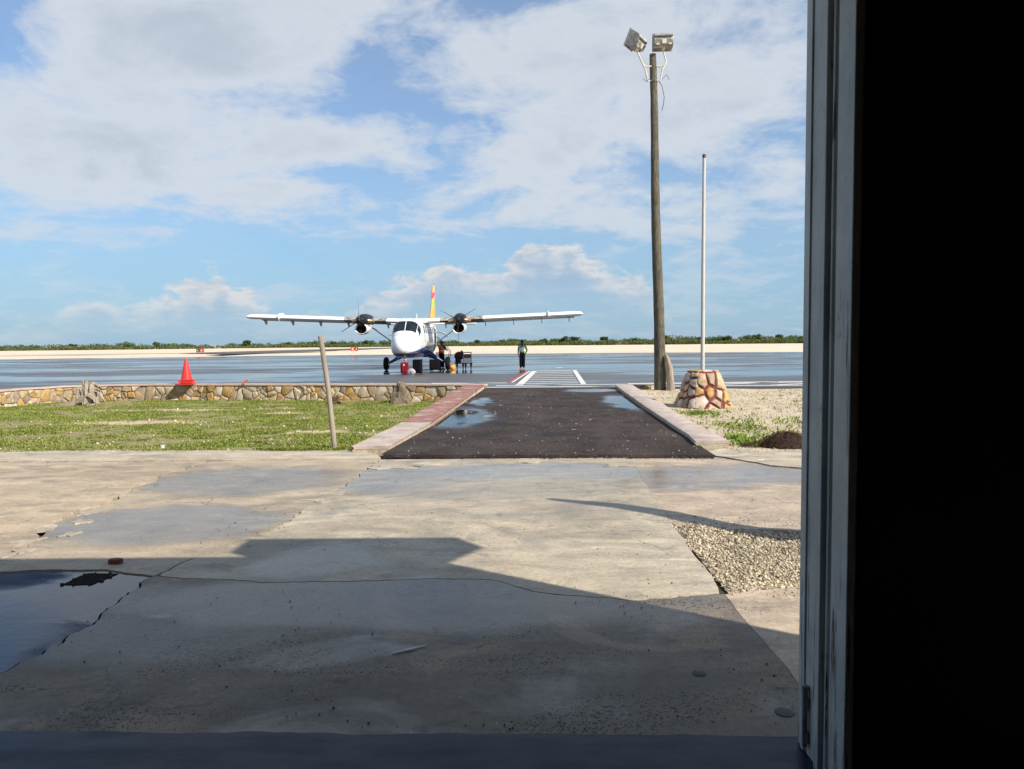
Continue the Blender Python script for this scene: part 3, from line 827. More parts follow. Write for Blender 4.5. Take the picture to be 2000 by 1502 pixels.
wl = empty('rubble_wall', 'low rubble stone retaining wall with pink capping behind the lawn', 'wall', (-8.5, 27.15, 0))
O = (-8.5, 27.15)
core = MB(); cap = MB(); rc = []; rk = []
N = 70
for k in range(N + 1):
    u = LW * k / N
    a = wall_at(u, 0); c = wall_at(u, -.34); zt = WT + .012 * mnoise.noise((u * 1.3, 0, 1)); d = wall_at(u, .065 + .012 * mnoise.noise((u * 4, 2, 1))); e = wall_at(u, -.36)
    rc.append([(a[0] - O[0], a[1] - O[1], WB), (c[0] - O[0], c[1] - O[1], WB), (c[0] - O[0], c[1] - O[1], WT - .03), (a[0] - O[0], a[1] - O[1], WT - .03)])
    rk.append([(d[0] - O[0], d[1] - O[1], zt - .028), (d[0] - O[0], d[1] - O[1], zt + .02), (e[0] - O[0], e[1] - O[1], zt + .025), (e[0] - O[0], e[1] - O[1], zt - .028)])
core.rings(rc).build('mortar_core', mt_mortar, wl)
cap.rings(rk).build('capping', mt_cap, wl, smooth=40)
for i, q in enumerate(cells(LW, WT - .04 - WB, 240, 5, 0)):
    def mp(u, v, d):
        x, y = wall_at(u, d); return (x - O[0], y - O[1], WB + v)
    stone('stone', q, mp, -.002 + .010 * random.Random(i + 9).random(), .02 + .06 * random.Random(i).random(), mt_rubble, wl, i)
# short return of the same wall by the right kerb
wr = empty('rubble_wall', 'short shaded rubble wall stub between the right kerb and the lamp pole', 'wall', (4.5, 25.5, 0))
b = MB(); b.box((0, .1, .06), (.9, .2, .40)); b.build('mortar_core', mt_mortar, wr)
for i, q in enumerate(cells(.86, .36, 8, 8, 1)):
    stone('stone', q, lambda u, v, d: (-.43 + u, -d, -.12 + v), .012, .05, mt_rubble, wr, 50 + i)

# ------------------------------------------------------------------ flagpole and its stone base
mt_ped = mat_stone('pedestal_stone', [(.50, .36, .22), (.54, .44, .36), (.50, .31, .10), (.56, .41, .25), (.36, .27, .19), (.56, .46, .37)], sc=5, bump=.5)
mt_redmortar = M('dark_red_mortar', (.15, .030, .032), .85, .3, 7, .5, 30, dirt=(.28, .18, .15), dirtamt=.4)
pd = empty('stone_plinth', 'tapered stone plinth with dark red mortar joints holding the flagpole', 'plinth', (4.90, 18.95, .02), R(16))
HB = .95


def ped_half(z):
    f = z / HB; return .68 - .31 * f ** .9


rings_ = []
for k in range(8):
    z = -.15 + (HB + .15) * k / 7; h = ped_half(max(z, 0)) - .035
    ring = []
    for j in range(24):
        a = 2 * math.pi * j / 24; ca, sa = math.cos(a), math.sin(a); q = (abs(ca) ** 3.2 + abs(sa) ** 3.2) ** (-1 / 3.2)
        ring.append((h * q * ca, h * q * sa, z))
    rings_.append(ring)
b = MB(); b.rings(rings_); b.build('mortar_core', mt_redmortar, pd, smooth=40)
for face in range(4):
    rot = Matrix.Rotation(face * math.pi / 2, 3, 'Z')
    for i, q in enumerate(cells(1.0, HB, 12, 70 + face, 1)):
        def mp(u, v, d):
            h = ped_half(v) - .035; k_ = (u - .5) * 2 * .90; s = k_ * h; y_ = h * (1 - abs(k_) ** 3.2) ** (1 / 3.2)
            nx = abs(k_) ** 2.2 * (1 if k_ > 0 else -1); ny = (y_ / h) ** 2.2; L_ = math.hypot(nx, ny)
            return tuple(rot @ Vector((s + d * nx / L_, -(y_ + d * ny / L_), v)))
        stone('stone', q, mp, .026 + .010 * (i % 3), .05, mt_ped, pd, 100 + face * 40 + i)
for i, q in enumerate(cells(.62, .62, 5, 91, 1)):
    stone('top_stone', q, lambda u, v, d: (u - .31, v - .31, HB - .005 + d), .02, .035, mt_ped, pd, 300 + i)
mt_galv = M('white_painted_steel', (.48, .47, .44), .55, .15, 4, .1, 40, dirt=(.28, .24, .2), dirtamt=.4)
fp = empty('flagpole', 'thin pale flagpole without a flag, standing on the stone plinth', 'flagpole', (4.93, 19.1, .97))
b = MB(); b.tube([(0, 0, -.05), (0, 0, 2.8), (.01, 0, 5.42)], [.052, .046, .040], 14); b.build('pole', mt_galv, fp, smooth=50)
b = MB(); b.lathe([(.041, 5.42), (.046, 5.425), (.046, 5.50), (.03, 5.52)], 14, (.01, 0, 0)); b.build('cap', M('rusty_cap', (.10, .055, .035), .8, .3, 20), fp, smooth=40)

# ------------------------------------------------------------------ lamp pole with two floodlights
lp = empty('lamp_pole', 'tall weathered wooden pole at the end of the right kerb', 'pole', (5.02, 25.0, .08))
mt_pole = mat_wood('weathered_pole', (.058, .052, .038), (.17, .155, .115), (.016, .014, .010), 2, 1.8, 1.0)
b = MB(); pts = []; rad = []
for k in range(25):
    f = k / 24; pts.append((-.28 * f + .02 * math.sin(f * 9), .02 * math.cos(f * 7), -.1 + 11.25 * f)); rad.append(.195 - .085 * f ** .9 + .004 * math.sin(k * 2.3))
b.tube(pts, rad, 26, .03, seed=2, ridge=.022, nr=4, twist=.1); b.build('trunk', mt_pole, lp, smooth=60)
mt_wire = M('black_cable', (.03, .03, .03), .6, .1)
b = MB(); b.tube([(-.10, -.02, 10.3), (.02, -.06, 10.1), (.10, -.05, 9.75), (.08, -.04, 9.5), (.02, -.04, 9.3)], .011, 6); b.build('loose_cable', mt_wire, lp)
b = MB(); b.tube([(-.18, -.12, 10.22), (-.40, -.10, 10.3), (-.52, -.1, 10.24), (-.6, -.1, 10.32)], .009, 6); b.build('loose_wire', mt_wire, lp)
b = MB(); b.tube([(.02, -.1, 10.30), (.16, -.1, 10.45), (.26, -.1, 10.28)], .009, 6); b.build('loose_wire', mt_wire, lp)
mt_alu = M('cast_aluminium', (.27, .265, .25), .6, .25, 8, .3, 50, metal=.1, dirt=(.55, .53, .48), dirtamt=.75, dscale=4)
mt_bracket = M('galvanised_bracket', (.58, .54, .46), .6, .2, 10, .2, 40, dirt=(.25, .17, .1), dirtamt=.3)
mt_lens = M('dark_lens', (.05, .055, .06), .12, .1, 3)


def floodlight(label, side, head, aim, tilt):
    root = empty('floodlight', label, 'floodlight', (5.02 - .25, 25.0, .08))
    s = side
    b = MB(); b.tube([(.10 * s, -.06, 10.28), (.20 * s, -.10, 10.22), (.23 * s, -.1, 10.36), (.28 * s, -.10, 10.62), (.40 * s, -.10, 10.86), (head[0], -.10, head[2] - .30)], .027, 10); b.build('bracket_arm', mt_bracket, root, smooth=60)
    b = MB(); b.tube([(.08 * s, -.06, 10.74), (.22 * s, -.10, 10.70), (.33 * s, -.1, 10.76)], .024, 8); b.build('bracket_brace', mt_bracket, root, smooth=60)
    b = MB(); b.box((head[0], -.10, head[2] - .22), (.11, .12, .20)); b.build('knuckle', mt_bracket, root, bevel=.015)
    rt = Matrix.Rotation(aim, 3, 'Z') @ Matrix.Rotation(tilt, 3, 'X')
    H = Vector(head)

    def put(mb): mb.v = [tuple(H + rt @ Vector(p)) for p in mb.v]; return mb
    # housing: rear (towards -y, the viewer's side when aimed away), front lens at +y
    b = MB(); prof = [(-.20, -.16), (-.24, -.02), (-.20, .06), (-.22, .12), (-.16, .19), (.06, .24), (.20, .26), (.22, .22), (.22, -.22), (.16, -.25), (-.06, -.24)]
    b.rings([[(x, y * .9, z) for y, z in prof] for x in (-.31, -.29, .29, .31)]); put(b).build('housing', mt_alu, root, bevel=.012)
    b = MB(); b.box((0, .225, 0), (.66, .05, .56)); put(b).build('lens_rim', mt_alu, root, bevel=.012)
    b = MB(); b.box((0, .258, 0), (.56, .012, .46)); put(b).build('lens', mt_lens, root)
    b = MB(); b.box((0, -.205, .085), (.58, .05, .035)); put(b).build('cooling_rib', M('grime_rib', (.14, .13, .12), .7, .2), root, bevel=.01)
    b = MB(); b.box((0, -.215, -.10), (.14, .07, .14)); put(b).build('gear_box', mt_bracket, root, bevel=.015)
    for q in (-.2, .2):
        b = MB(); b.box((q, -.20, -.17), (.10, .05, .05)); put(b).build('latch', mt_bracket, root, bevel=.01)
    return root


floodlight('tilted floodlight on the left of the wooden pole top, seen from its side', -1, (-.56, -.1, 11.52), R(58), R(26))
floodlight('floodlight on the right of the wooden pole top, seen square from behind', 1, (.30, -.1, 11.55), R(-4), R(4))
mt_log = mat_wood('grey_log', (.26, .21, .15), (.40, .33, .25), (.08, .055, .04), 2, 1.2, .9)
b = MB(); b.tube([(0, 0, 0), (-.02, 0, .35), (-.06, .02, .8), (-.13, .04, 1.12), (-.16, .05, 1.25)], [.145, .12, .125, .08, .03], 20, .12, seed=9, ridge=.10, nr=3)
tag(b.build('broken_log', mt_log, smooth=60, loc=(5.33, 24.75, .06)), 'short broken pale log leaning against the foot of the wooden pole', 'log')

# ------------------------------------------------------------------ lawn, gravel yard
def lawn_z(x, y):
    f = max(0, min(1, (y - 12.0) / 13.5)); return .0 - .30 * f + .025 * fbm(x, y, .5, 3, 3)


def yard_z(x, y):
    f = max(0, min(1, (y - 11.5) / 13)); return .005 + .10 * f + .03 * fbm(x, y, .6, 3, 8) * min(1, max(0, y - 11.6))


def grid(name, x0f, x1f, ys_, nx, zf, m):
    V = []; F = []
    for y in ys_:
        a, c = x0f(y), x1f(y)
        for i in range(nx + 1): x = a + (c - a) * i / nx; V.append((x, y, zf(x, y)))
    for j in range(len(ys_) - 1):
        for i in range(nx): q = j * (nx + 1) + i; F.append((q, q + 1, q + nx + 2, q + nx + 1))
    me = bpy.data.meshes.new(name); me.from_pydata(V, [], F); me.update(); me.shade_smooth()
    o = obj(name, me, m); tag(o, kind='structure'); return o


kx = lambda y: np.interp(y, [11.75, 14.86, 25.6], [-2.45, -2.15, -1.5])
kr = lambda y: np.interp(y, [10.0, 11.9, 15.74, 25.3], [3.3, 3.45, 3.55, 4.05])
grid('lawn_ground', lambda y: -22, kx, list(np.linspace(11.9, 28.2, 50)), 60, lawn_z, mt_lawnsoil)
grid('gravel_yard', kr, lambda y: 30, [11.35 + .3 * k for k in range(48)], 70, yard_z, mt_yard)
sheet('gravel_bed', [(1.50, 5.05), (4.0, 5.28), (4.6, 6.75), (1.52, 6.95)], -.035, mt_yard)
nrng = np.random.default_rng(3)


def bare(x, y):
    """bare, stony places in the lawn"""
    b_ = .0
    for (cx, cy, rx, ry) in [(-9.3, 17.9, 2.3, .75), (-12.0, 22.6, 1.6, .35), (-9.6, 22.6, 3.2, .35), (-9.6, 14.6, 1.0, .5), (-2.9, 15.0, .6, .5), (-4.2, 15.2, .6, .35), (-6.6, 13.2, 1.3, .35), (-4.6, 18.6, 1.0, .3), (-4.4, 13.6, .8, .3), (-11.5, 13.0, 1.2, .4), (-8.0, 12.5, 2.5, .25), (-3.2, 19.5, .5, .8), (-13.0, 17.0, 1.0, .5), (-6.5, 20.6, 1.1, .35)]:
        b_ = np.maximum(b_, np.exp(-(((x - cx) / rx) ** 2 + ((y - cy) / ry) ** 2)))
    return b_


def vnoise(x, y, s, seed):
    r = np.random.default_rng(seed); n = 64; G = r.random((n, n)); u = (x * s) % n; v = (y * s) % n
    i = u.astype(int); j = v.astype(int); fu = u - i; fv = v - j; fu = fu * fu * (3 - 2 * fu); fv = fv * fv * (3 - 2 * fv)
    a = G[i % n, j % n]; b_ = G[(i + 1) % n, j % n]; c = G[i % n, (j + 1) % n]; d = G[(i + 1) % n, (j + 1) % n]
    return (a * (1 - fu) + b_ * fu) * (1 - fv) + (c * (1 - fu) + d * fu) * fv


def tufts(name, X, Y, zf, h0, h1, blades, wid, m, label, cat, spread=.05):
    N = len(X); V = np.zeros((N, blades, 4, 3)); Z = np.array([zf(a, c) for a, c in zip(X, Y)])
    ang = nrng.random((N, blades)) * 6.283; ln = nrng.uniform(h0, h1, (N, blades)); lean = nrng.uniform(.3, 1.1, (N, blades)) * ln
    ox = X[:, None] + nrng.normal(0, spread, (N, blades)); oy = Y[:, None] + nrng.normal(0, spread, (N, blades))
    w = nrng.uniform(.5, 1, (N, blades)) * wid; pa = ang + 1.57
    dx, dy = np.cos(ang), np.sin(ang); px_, py_ = np.cos(pa) * w, np.sin(pa) * w
    for k, (f, g_, hz) in enumerate([(0, .35, 0), (.5, 1, .65), (1, 0, 1.0), (.5, -1, .65)]):
        V[:, :, k, 0] = ox + dx * lean * f + px_ * g_; V[:, :, k, 1] = oy + dy * lean * f + py_ * g_; V[:, :, k, 2] = Z[:, None] - .004 + ln * hz
    V = V.reshape(-1, 3); F = np.arange(len(V)).reshape(-1, 4)
    o = obj(name, np_mesh(name, V, F, m)); tag(o, label, cat, None, 'stuff'); return o


X = nrng.uniform(-19, -1.5, 80000); Y = 12.0 + 15.6 * nrng.random(80000) ** 1.25
keep = (X < np.array([kx(y) for y in Y]) - .02) & (nrng.random(80000) > bare(X, Y) * 1.15) & (vnoise(X + 40, Y, 1.1, 2) * .6 + vnoise(X + 40, Y, 4, 4) * .4 > .37 + .12 * nrng.random(80000))
wy = np.interp(X, [p[0] for p in WALL[:7]][::-1], [p[1] for p in WALL[:7]][::-1]); keep &= (Y < wy - .1) & (X > -17.2)
tufts('lawn_grass', X[keep], Y[keep], lawn_z, .012, .055, 5, .012, mt_grass, 'short green grass and weeds of the lawn in front of the rubble wall', 'grass')


X = nrng.uniform(-9.5, -2.5, 700); Y = np.interp(X, [-12, -8.6, -4.55, -2.5], [12.33, 12.20, 12.03, 11.97]) + nrng.normal(.0, .035, 700); keep = vnoise(X + 20, Y, 1.7, 21) > .45
tufts('edge_grass', X[keep], Y[keep], lambda x, y: .012, .015, .06, 5, .011, mt_grass, 'ragged grass creeping over the pale concrete edge of the lawn', 'grass', .03)


def pebbles(name, X, Y, zf, r0, r1, m, label, cat, kind='stuff'):
    N = len(X); base = np.array([(1, 0, 0), (-1, 0, 0), (0, 1, 0), (0, -1, 0), (0, 0, .8), (0, 0, -.6)]); fs = np.array([(0, 2, 4), (2, 1, 4), (1, 3, 4), (3, 0, 4), (2, 0, 5), (1, 2, 5), (3, 1, 5), (0, 3, 5)])
    r = r0 + (r1 - r0) * nrng.random(N) ** 2; Z = np.array([zf(a, c) for a, c in zip(X, Y)])
    V = base[None] * r[:, None, None] * nrng.uniform(.65, 1.3, (N, 6, 3)); a = nrng.random(N) * 6.28; ca, sa = np.cos(a)[:, None], np.sin(a)[:, None]
    V = np.stack([V[..., 0] * ca - V[..., 1] * sa + X[:, None], V[..., 0] * sa + V[..., 1] * ca + Y[:, None], V[..., 2] + (Z + r * .3)[:, None]], -1)
    F = (fs[None] + np.arange(N)[:, None, None] * 6).reshape(-1, 3)
    o = obj(name, np_mesh(name, V.reshape(-1, 3), F, m)); tag(o, label, cat, None, kind); return o


X = nrng.uniform(-18, -2, 5200); Y = 12 + 14.5 * nrng.random(5200); q = nrng.random(5200)
keep = (X < np.array([kx(y) for y in Y]) - .05) & ((bare(X, Y) > q * .9) | (q < .02))
pebbles('lawn_stones', X[keep], Y[keep], lawn_z, .012, .05, mt_pebble, 'small pale stones scattered through the lawn', 'stones')
X = nrng.uniform(3.3, 12, 17000); Y = 11.35 + 13.6 * nrng.random(17000) ** 1.1
keep = (X > np.array([kr(y) for y in Y]) + .02) & (vnoise(X, Y, .9, 7) > .22 * nrng.random(17000)) & (X < Y * .42 + 1.0)
pebbles('yard_gravel', X[keep], Y[keep], yard_z, .006, .026, mt_pebble, 'pale loose gravel of the yard around the flagpole base', 'gravel')
X = nrng.uniform(1.46, 3.6, 15000); Y = nrng.uniform(5.05, 6.86, 15000); keep = (X > 1.50 + .03 * np.sin(Y * 9)) & (Y > 5.08 + .08 * (X - 1.5) + .05 * np.sin(X * 7)) & (Y < 6.82 - .06 * (X - 1.5) + .05 * np.sin(X * 5))
pebbles('gravel_patch', X[keep], Y[keep], lambda x, y: -.03 + (.03 * (.5 + fbm(x, y, 2, 2, 4))), .004, .019, mt_pebble, 'pale gravel filling the gap in the concrete beside the door frame', 'gravel')
X = 1.46 + 1.9 * nrng.random(700); Y = np.where(nrng.random(700) < .5, 6.8 + np.abs(nrng.normal(0, .22, 700)), 5.12 - np.abs(nrng.normal(0, .10, 700)))
pebbles('stray_gravel', X, Y, lambda x, y: .0, .003, .011, mt_pebble, 'stray pebbles kicked out onto the concrete around the gravel gap', 'gravel')
X = np.linspace(-1.95, 2.95, 420) + nrng.normal(0, .02, 420); Y = 11.17 - .056 * (X + 2) - np.abs(nrng.normal(0, .05, 420))
pebbles('asphalt_crumbs', X, Y, lambda x, y: .004, .005, .022, M('asphalt_crumb', (.03, .022, .019), .9, .3), 'dark asphalt crumbs along the near edge of the path', 'crumbs')
X = np.concatenate([nrng.normal(cx, rx, n_) for cx, cy, rx, ry, n_ in [(4.0, 12.9, .16, .4, 45), (4.5, 14.4, .28, .5, 45), (4.3, 16.9, .25, .35, 60), (5.6, 15.4, .5, .4, 22), (3.85, 12.2, .12, .12, 30), (5.9, 13.6, .5, .7, 18), (7, 18, 1.6, 2.5, 40), (4.75, 12.9, .35, .5, 26)]])
Y = np.concatenate([nrng.normal(cy, ry, n_) for cx, cy, rx, ry, n_ in [(4.0, 12.9, .16, .4, 45), (4.5, 14.4, .28, .5, 45), (4.3, 16.9, .25, .35, 60), (5.6, 15.4, .5, .4, 22), (3.85, 12.2, .12, .12, 30), (5.9, 13.6, .5, .7, 18), (7, 18, 1.6, 2.5, 40), (4.75, 12.9, .35, .5, 26)]])
keep = (X > np.array([kr(y) for y in Y]) + .03) & (Y > 11.7)
tufts('yard_weeds', X[keep], Y[keep], yard_z, .04, .10, 6, .022, mt_weed, 'low green weeds growing in the gravel beside the right kerb', 'weeds', .06)
X = nrng.uniform(-2.8, 3, 900); Y = 3.2 + 4.5 * nrng.random(900) ** 1.6; keep = vnoise(X + 9, Y, 1.4, 12) > .45
pebbles('yard_crumbs', X[keep], Y[keep], lambda x, y: .003, .002, .008, M('dark_crumb', (.05, .045, .04), .9, .3), 'tiny dark crumbs and grit strewn over the shaded concrete', 'grit')
X = nrng.uniform(-1.9, 3.3, 300); Y = 11.2 + 13.5 * nrng.random(300) ** 1.3; keep = (X > -1.95 + (Y - 11) * .07) & (X < 2.95 + (Y - 11) * .04)
pebbles('path_grit', X[keep], Y[keep], lambda x, y: path_z(y) - .003, .003, .015, M('white_grit', (.66, .62, .55), .8, .2), 'white grit scattered over the dark asphalt path', 'grit')
X = nrng.uniform(.4, 2.6, 70); Y = nrng.uniform(3.2, 5.2, 70)
pebbles('white_chips', X, Y, lambda x, y: .003, .003, .008, mt_pebble, 'tiny white chips scattered on the shaded concrete by the door', 'chips')

# ------------------------------------------------------------------ airplane
mt_rubber = M('tyre_rubber', (.012, .012, .012), .85, .25, 20, .2, 60, spec=.12)
mt_black = M('black_enamel', (.010, .010, .012), .45, .2, 5, spec=.25)
mt_white = M('white_enamel', (.78, .78, .76), .28, .05, 2, coat=.3, dirt=(.55, .53, .48), dirtamt=.15)
mt_navy = M('navy_enamel', (.012, .03, .13), .25, .15, 3, coat=.3)
mt_strut = M('grey_strut', (.42, .43, .44), .4, .1, 5)
mt_glass = M('cockpit_glass', (.012, .016, .022), .04, .2, 2)
mt_copper = M('exhaust_copper', (.50, .30, .18), .35, .25, 10, metal=.8)
mt_steel = M('bare_steel', (.45, .45, .46), .35, .15, 10, metal=.7)
mt_chrome = M('prop_metal', (.30, .31, .31), .32, .1, 6, metal=.5)

pl = empty('airplane', 'white twin propeller airplane with navy belly and yellow tail parked on the wet apron', 'airplane', (-5.84, 38.6, .17), R(-1.1))


def fuselage_paint():
    m, t, b = newmat('fuselage_paint'); p = t.objco(); x, y, z = t.sep(p)
    # navy belly whose edge climbs towards the tail
    e = t.math('ADD', t.sm(y, 0.2, 5.0, 1.06, 1.52, True), t.math('MULTIPLY', t.math('SINE', t.math('MULTIPLY', y, .9)), .03))
    navy = t.math('LESS_THAN', z, e)
    line = t.math('MULTIPLY', t.math('LESS_THAN', z, t.math('ADD', e, .03)), t.math('GREATER_THAN', z, e))
    c = t.mix(navy, (.80, .80, .78), (.010, .026, .13))
    # bare orange sweep low on the nose
    oe = t.math('SUBTRACT', e, t.sm(y, .3, 2.4, .02, .16, True)); sw = t.math('MULTIPLY', t.math('LESS_THAN', t.math('ABSOLUTE', t.math('SUBTRACT', z, oe)), .012), t.math('LESS_THAN', y, 2.2))
    c = t.mix(sw, c, (.6, .22, .05))
    c = t.mix(t.math('MULTIPLY', line, .7), c, (.25, .4, .6))
    n = t.noise(p, 3, 6, .65); c = t.mix(t.sm(n, .55, .75, 0, .15), c, (.35, .33, .30))
    # tail swirl panel: violet-grey print on the rear side
    tail = t.sm(t.math('ADD', y, t.math('MULTIPLY', z, -1.2)), 5.2, 6.0); c = t.mix(t.math('MULTIPLY', t.math('MULTIPLY', tail, t.sm(z, 1.4, 1.5)), t.sm(t.noise(p, 2.2, 2), .45, .55, 0, .55)), c, (.30, .26, .36))
    t.set(b.inputs['Base Color'], c); b.inputs['Roughness'].default_value = .27; b.inputs['Coat Weight'].default_value = .3
    return m


mt_fus = fuselage_paint()
FS = [(0.00, .06, 1.42, 1.56), (.04, .20, 1.26, 1.72), (.14, .34, 1.12, 1.86), (.35, .47, 1.00, 1.99), (.7, .58, .92, 2.08), (1.15, .66, .86, 2.15), (1.55, .71, .83, 2.20), (1.75, .735, .82, 2.32), (2.05, .76, .81, 2.62), (2.35, .775, .80, 2.83), (2.7, .79, .79, 2.91),
      (3.4, .80, .78, 2.95), (5.0, .80, .78, 2.96), (7.5, .80, .78, 2.96), (9.0, .79, .84, 2.96), (10.5, .70, 1.12, 2.94), (12.2, .48, 1.62, 2.86), (13.8, .26, 2.10, 2.76), (15.0, .10, 2.42, 2.66), (15.4, .04, 2.5, 2.6)]


def fus(y, th, off=0.0):
    ys_ = [s[0] for s in FS]; w, zb, zt = (np.interp(y, ys_, [s[k] for s in FS]) for k in (1, 2, 3))
    e = float(np.interp(y, [0, .6, 2, 10, 15], [2.0, 2.5, 3.4, 3.4, 2.2]))
    c, s = math.cos(th), math.sin(th); q = (abs(c) ** e + abs(s) ** e) ** (-1 / e)
    return Vector(((w + off) * q * c, y, (zb + zt) / 2 + ((zt - zb) / 2 + off) * q * s))


b = MB(); ysf = sorted(set([s[0] for s in FS] + list(np.linspace(.2, 15, 36))))
b.rings([[fus(y, 2 * math.pi * j / 40) for j in range(40)] for y in ysf]); b.build('fuselage', mt_fus, pl, smooth=35)


def patch(name, ya, yb, ta, tb, m, off=.012, n=6, parent=None, yfun=None):
    b = MB(); r = []
    for i in range(n + 1):
        th = ta + (tb - ta) * i / n; y0, y1 = (ya, yb) if yfun is None else yfun(th)
        r.append([fus(y0 + (y1 - y0) * k / n, th, off) for k in range(n + 1)])
    b.rings(r, closed=False); return b.build(name, m, parent or pl, smooth=60)


# windscreen: two panes with a centre post, two quarter panes
d2 = math.pi / 180
for s in (1, -1):
    ta, tb = (d2 * 45, d2 * 88.3) if s == 1 else (d2 * 91.7, d2 * 135)
    b = MB(); r = []
    for i in range(7):
        th = ta + (tb - ta) * i / 6; col = []
        for k in range(7):
            y = 1.70 + .66 * k / 6
            # keep to the sloped band
            q = fus(y, th, .012); col.append(q)
        r.append(col)
    b.rings(r, closed=False); b.build('windscreen_pane', mt_glass, pl, smooth=60)
# cabin and cockpit side windows
for s in (0, 1):
    f = (lambda a: a) if s == 0 else (lambda a: math.pi - a)
    patch('side_window', 1.95, 2.45, f(d2 * 20), f(d2 * 43), mt_glass)
    for k in range(7):
        y = 3.55 + k * .78
        patch('cabin_window', y, y + .40, f(d2 * 17), f(d2 * 38), mt_glass, .008)
    patch('crew_door_seam', 2.52, 2.545, f(d2 * -38), f(d2 * 46), M('seam_grey', (.30, .31, .33), .5, .1), .006)
    patch('crew_door_seam', 1.62, 1.64, f(d2 * -38), f(d2 * 10), MATS['seam_grey'], .006)
patch('cabin_doorway', 8.3, 9.5, d2 * -36, d2 * 40, M('cabin_dark', (.03, .03, .035), .7, .2), .006)

# wing: constant chord, slight dihedral
AF = [(0, 0), (.02, .035), (.08, .068), (.2, .092), (.35, .098), (.6, .075), (.85, .035), (1, .006), (1, -.006), (.8, -.030), (.5, -.052), (.25, -.058), (.1, -.050), (.03, -.030)]
CH, WY, WZ, DH = 1.98, 4.75, 2.86, .040


def wing_mat():
    m, t, b = newmat('wing_paint'); p = t.objco(); x, y, z = t.sep(p); ax = t.math('ABSOLUTE', x)
    n = t.noise(p, 2.5, 6, .65)
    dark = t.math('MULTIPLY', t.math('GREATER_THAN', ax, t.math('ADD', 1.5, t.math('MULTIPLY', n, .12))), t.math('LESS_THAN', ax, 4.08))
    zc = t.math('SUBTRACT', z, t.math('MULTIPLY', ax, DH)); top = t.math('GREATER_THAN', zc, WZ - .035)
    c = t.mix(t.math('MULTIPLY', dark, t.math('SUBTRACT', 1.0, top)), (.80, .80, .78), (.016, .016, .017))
    soot = t.sm(t.noise(p, 3.5, 5, .6), .35, .65)
    c = t.mix(t.math('MULTIPLY', dark, top), c, t.mix(soot, (.10, .095, .085), (.42, .40, .35)))
    c = t.mix(t.sm(n, .55, .8, 0, .15), c, (.4, .38, .34))
    t.set(b.inputs['Base Color'], c); b.inputs['Roughness'].default_value = .32
    return m


